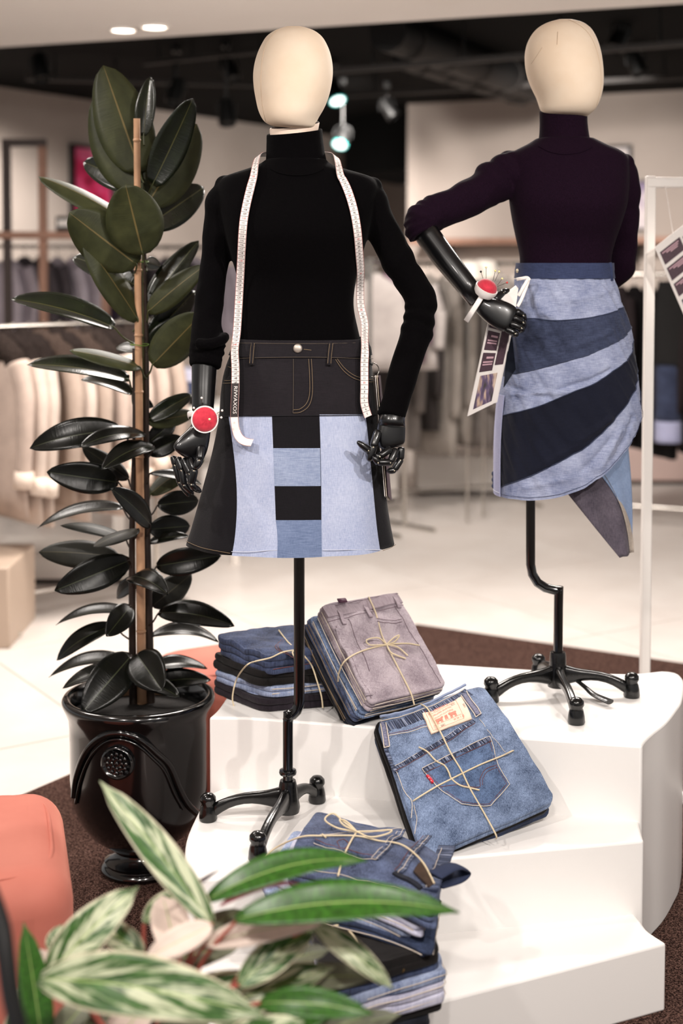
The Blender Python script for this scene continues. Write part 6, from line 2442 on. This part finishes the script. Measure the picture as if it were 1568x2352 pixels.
# low plinth beneath
pl0 = at(-20, 1390, 6.4)
plb = empty('plinth', (-1.62, 6.05, 0), 'beige low plinth at the left edge below the coats', 'plinth')
box('block', (-1.62, 6.05, .17), (.5, .5, .34), mat('beige laminate', '#b8a493', .5), plb, 0, .008)
box('kick_board', (-1.62, 6.05, .02), (.46, .46, .04), mat('dark kick board', '#3a322e', .6), plb)

# dark garments on the back-left wall rail
da, db = at(-40, 566, 9.8), at(500, 562, 10.6)
db.z = da.z
rail_stand('clothes_rack', da, db, 'back wall rack of dark jackets behind the rubber plant')
dark = [(proto('jacket', 'jacket', .44, .09, .62, '#1b1718', seed=2), 'black jacket'), (proto('jacket', 'jacket', .46, .1, .66, '#4b4549', seed=3), 'charcoal grey jacket'),
        (proto('jacket', 'jacket', .42, .08, .58, '#2b2330', seed=4), 'dark plum jacket'), (proto('jacket', 'jacket', .42, .08, .6, '#b9b0ba', seed=6), 'pale lilac jacket'), (proto('jacket', 'jacket', .42, .08, .64, '#6a6170', seed=7), 'mauve grey jacket')]
hang(dark, da, db, 15, 'dark jackets on the back left rack', lambda i, w: '%s, %s from the left on the back rack by the wooden unit' % (w, ORD[i]), rng, .5)

# grey coats behind the two mannequins
ga, gb = at(838, 606, 9.0), at(1205, 604, 9.4)
gb.z = ga.z
rail_stand('clothes_rack', ga, gb, 'chrome rack of grey coats between the two mannequins')
grey = [(proto('long_coat', 'coat', .46, .11, 1.05, '#6f6864', seed=11), 'mid grey long coat'), (proto('long_coat', 'coat', .46, .11, 1.02, '#1c1919', seed=12), 'black long coat'), (proto('long_coat', 'coat', .46, .1, 1.08, '#938b84', seed=13), 'pale grey long coat'),
        (proto('long_coat', 'coat', .44, .1, .98, '#3d3837', seed=14), 'charcoal long coat')]
hang(grey, ga, gb, 9, 'long coats on the middle rack', lambda i, w: '%s, %s from the left between the two mannequins' % (w, ORD[i]), rng, .35)
sa_, sb_ = at(850, 600, 8.3), at(930, 600, 8.5)
# pale tops hung in front of them, seen under the raised elbow
rail_stand('clothes_rack', sa_, sb_, 'short chrome rack seen between the black torso and arm')
tops = [(proto('top', 'top', .42, .09, .55, '#a9a19d', seed=21), 'white top'), (proto('top', 'top', .42, .09, .5, '#6b5560', seed=22), 'mauve top')]
hang({0: tops[0], 1: tops[1], 2: tops[0]}, sa_, sb_, 3, 'tops seen inside the bent black arm', lambda i, w: '%s, %s from the left inside the bent black arm' % (w, ORD[i]), rng, .6)

# black garments right of the wrapped skirt
ba, bb = at(1410, 630, 8.6), at(1600, 632, 8.4)
bb.z = ba.z
rail_stand('clothes_rack', ba, bb, 'chrome rack of black dresses behind the white frame')
blk = [(proto('dress', 'dress', .42, .1, .95, '#0f0c0d', seed=31), 'black dress'), (proto('dress', 'dress', .42, .1, .9, '#241d1e', seed=32), 'dark brown dress')]
hang(blk, ba, bb, 6, 'dark dresses behind the white frame', lambda i, w: '%s, %s from the left behind the white frame' % (w, ORD[i]), rng, .5)
# patchwork skirt display seen through the frame
YS = 8.25
ps_ = empty('patchwork_skirt', tuple(at(1545, 640, YS)), 'black and navy patchwork skirt with pale lilac hem, seen through the white frame', 'skirt')
SK = Body([(640, 1512, 1600, .05), (700, 1504, 1606, .06), (842, 1502, 1612, .07)], YS)
obj('upper_panel', *g_loft(SK.rings(at(1550, 842, YS).z, at(1550, 645, YS).z, 14, 32)), mat('black cloth', '#0b0909', .9, var=.2), ps_)
SK = Body([(838, 1504, 1562, .072), (1015, 1503, 1564, .075)], YS)
obj('navy_panel', *g_loft(SK.rings(at(1550, 966, YS).z, at(1550, 838, YS).z, 8, 32)), D2['dark'], ps_)
obj('hem_panel', *g_loft(SK.rings(at(1550, 1015, YS).z, at(1550, 966, YS).z, 6, 32, .001)), D2['strip'], ps_)
SK2 = Body([(838, 1564, 1612, .06), (1000, 1562, 1612, .06)], YS + .02)
obj('side_panel', *g_loft(SK2.rings(at(1550, 1000, YS).z, at(1550, 838, YS).z, 6, 24)), D2['navy'], ps_)
tube('hanger_hook', [at(1552, 650, YS), at(1552, 625, YS + .1), at(1552, 618, YS + .2), at(1552, 628, YS + .24)], .005, CHROME, ps_, 8, 12)

# pale plinths catching the light
PLW = mat('white plinth laminate', '#e8e1da', .5)
for (px, py, Y, sx, sy, h, m, lab) in ((1060, 1130, 9.9, .66, .5, .24, PLW, 'white low plinth below the grey coats'), (1555, 1090, 10.4, .9, .6, .24, mat('rose plinth laminate', '#cdb3ab', .5), 'rose beige low plinth at the right edge'),
                                       (690, 1020, 9.6, 1.3, .5, .2, PLW, 'white low plinth far behind the front skirt'), (170, 1200, 7.2, .8, .5, .12, PLW, 'white low plinth behind the coat rack')):
    p = at(px, py, Y)
    e = empty('plinth', (p.x, Y, 0), lab, 'plinth', 'low display plinths')
    box('block', (p.x, Y, h / 2 + .03), (sx, sy, h), m, e, 0, .01)
    box('kick_board', (p.x, Y, .02), (sx - .06, sy - .06, .035), MATS['dark kick board'], e)

# pale hats on the plinth rack top
HAT = mat('cream felt', '#e5ddd3', .9)
for i, (px, py, Y) in enumerate(((1075, 640, 8.6), (1112, 636, 8.75))):
    p = at(px, py, Y)
    e = empty('felt_hat', tuple(p), ['cream felt hat left of the pin cushion', 'cream felt hat directly behind the pin cushion'][i], 'hat', 'cream felt hats')
    lathe('crown', p, [(.085, 0), (.083, .05), (.07, .09), (.04, .105), (.001, .108)], HAT, e, 24)
    lathe('brim', p - Vector((0, 0, .006)), [(.07, .004), (.14, .012), (.145, .008), (.14, .002), (.07, -.002)], HAT, e, 28)
    tube('hat_stand', [p, Vector((p.x, p.y, .02))], .008, CHROME, e, 8)

# table with folded knitwear behind the rubber plant
tb_ = empty('display_table', (at(400, 920, 7.6).x, 7.6, 0), 'white display table behind the rubber plant', 'table')
tx, tz = at(400, 920, 7.6).x, at(400, 925, 7.6).z
box('table_top', (tx, 7.6, tz - .02), (.7, .5, .04), PLW, tb_, .2, .006)
for sx, sy in ((-1, -1), (1, -1), (1, 1), (-1, 1)):
    a_ = .2
    X, Yy = sx * .3, sy * .2
    box('leg', (tx + X * cos(a_) - Yy * sin(a_), 7.6 + X * sin(a_) + Yy * cos(a_), (tz - .04) / 2), (.04, .04, tz - .04), PLW, tb_, .2)
for i, (dx, key, lab) in enumerate(((-.2, 'plum', 'plum'), (-.2, 'lilac', 'lilac'), (-.2, 'ink', 'ink blue'), (.08, 'black', 'black'), (.08, 'slate', 'slate blue'), (.08, 'lilac', 'pale lilac'))):
    zz0 = tz + .002 + (i % 3) * .062
    s = Slab([Vector((tx + dx - .13, 7.72, zz0)), Vector((tx + dx + .13, 7.72, zz0)), Vector((tx + dx + .13, 7.42, zz0)), Vector((tx + dx - .13, 7.42, zz0))], 200 + i, .004)
    e = empty('folded_sweater', tuple(s.S(.5, .5, 0)), 'folded %s sweater, %s of the %s pile on the white display table' % (lab, ['bottom', 'middle', 'top'][i % 3], ['left', 'right'][i // 3]), 'sweater', 'folded sweaters on the display table')
    fold('folded_cloth', s, 0, .06, J[key], 2, e, ragged=.03)

# ------------------------------------------------------------------ blurred chair at the very near left corner
ch = empty('chair', (-.62, 1.62, .0), 'black framed chair with pale grey seat pad cut by the lower left corner', 'chair')
bk = mat('black chair frame', '#0a0a0c', .4)
arc = [at(-30, 2030, 1.7), at(2, 2120, 1.68), at(14, 2200, 1.66), at(26, 2290, 1.64), at(52, 2400, 1.62), at(60, 2480, 1.62)]
tube('arm_rail', arc, .011, bk, ch, 12, 24)
zc_ = arc[-1].z
obj('seat_pad', *g_lathe((-.66, 1.62, zc_ - .02), [(.001, 0), (.2, 0), (.215, .02), (.21, .045), (.19, .055), (.001, .06)], 32), mat('pale grey pad', '#b9bccb', .8), ch)
for sx, sy in ((-1, -1), (1, -1), (1, 1), (-1, 1)):
    tube('leg', [Vector((-.66 + sx * .14, 1.62 + sy * .14, zc_ - .02)), Vector((-.66 + sx * .18, 1.62 + sy * .18, .014))], .011, bk, ch, 10)
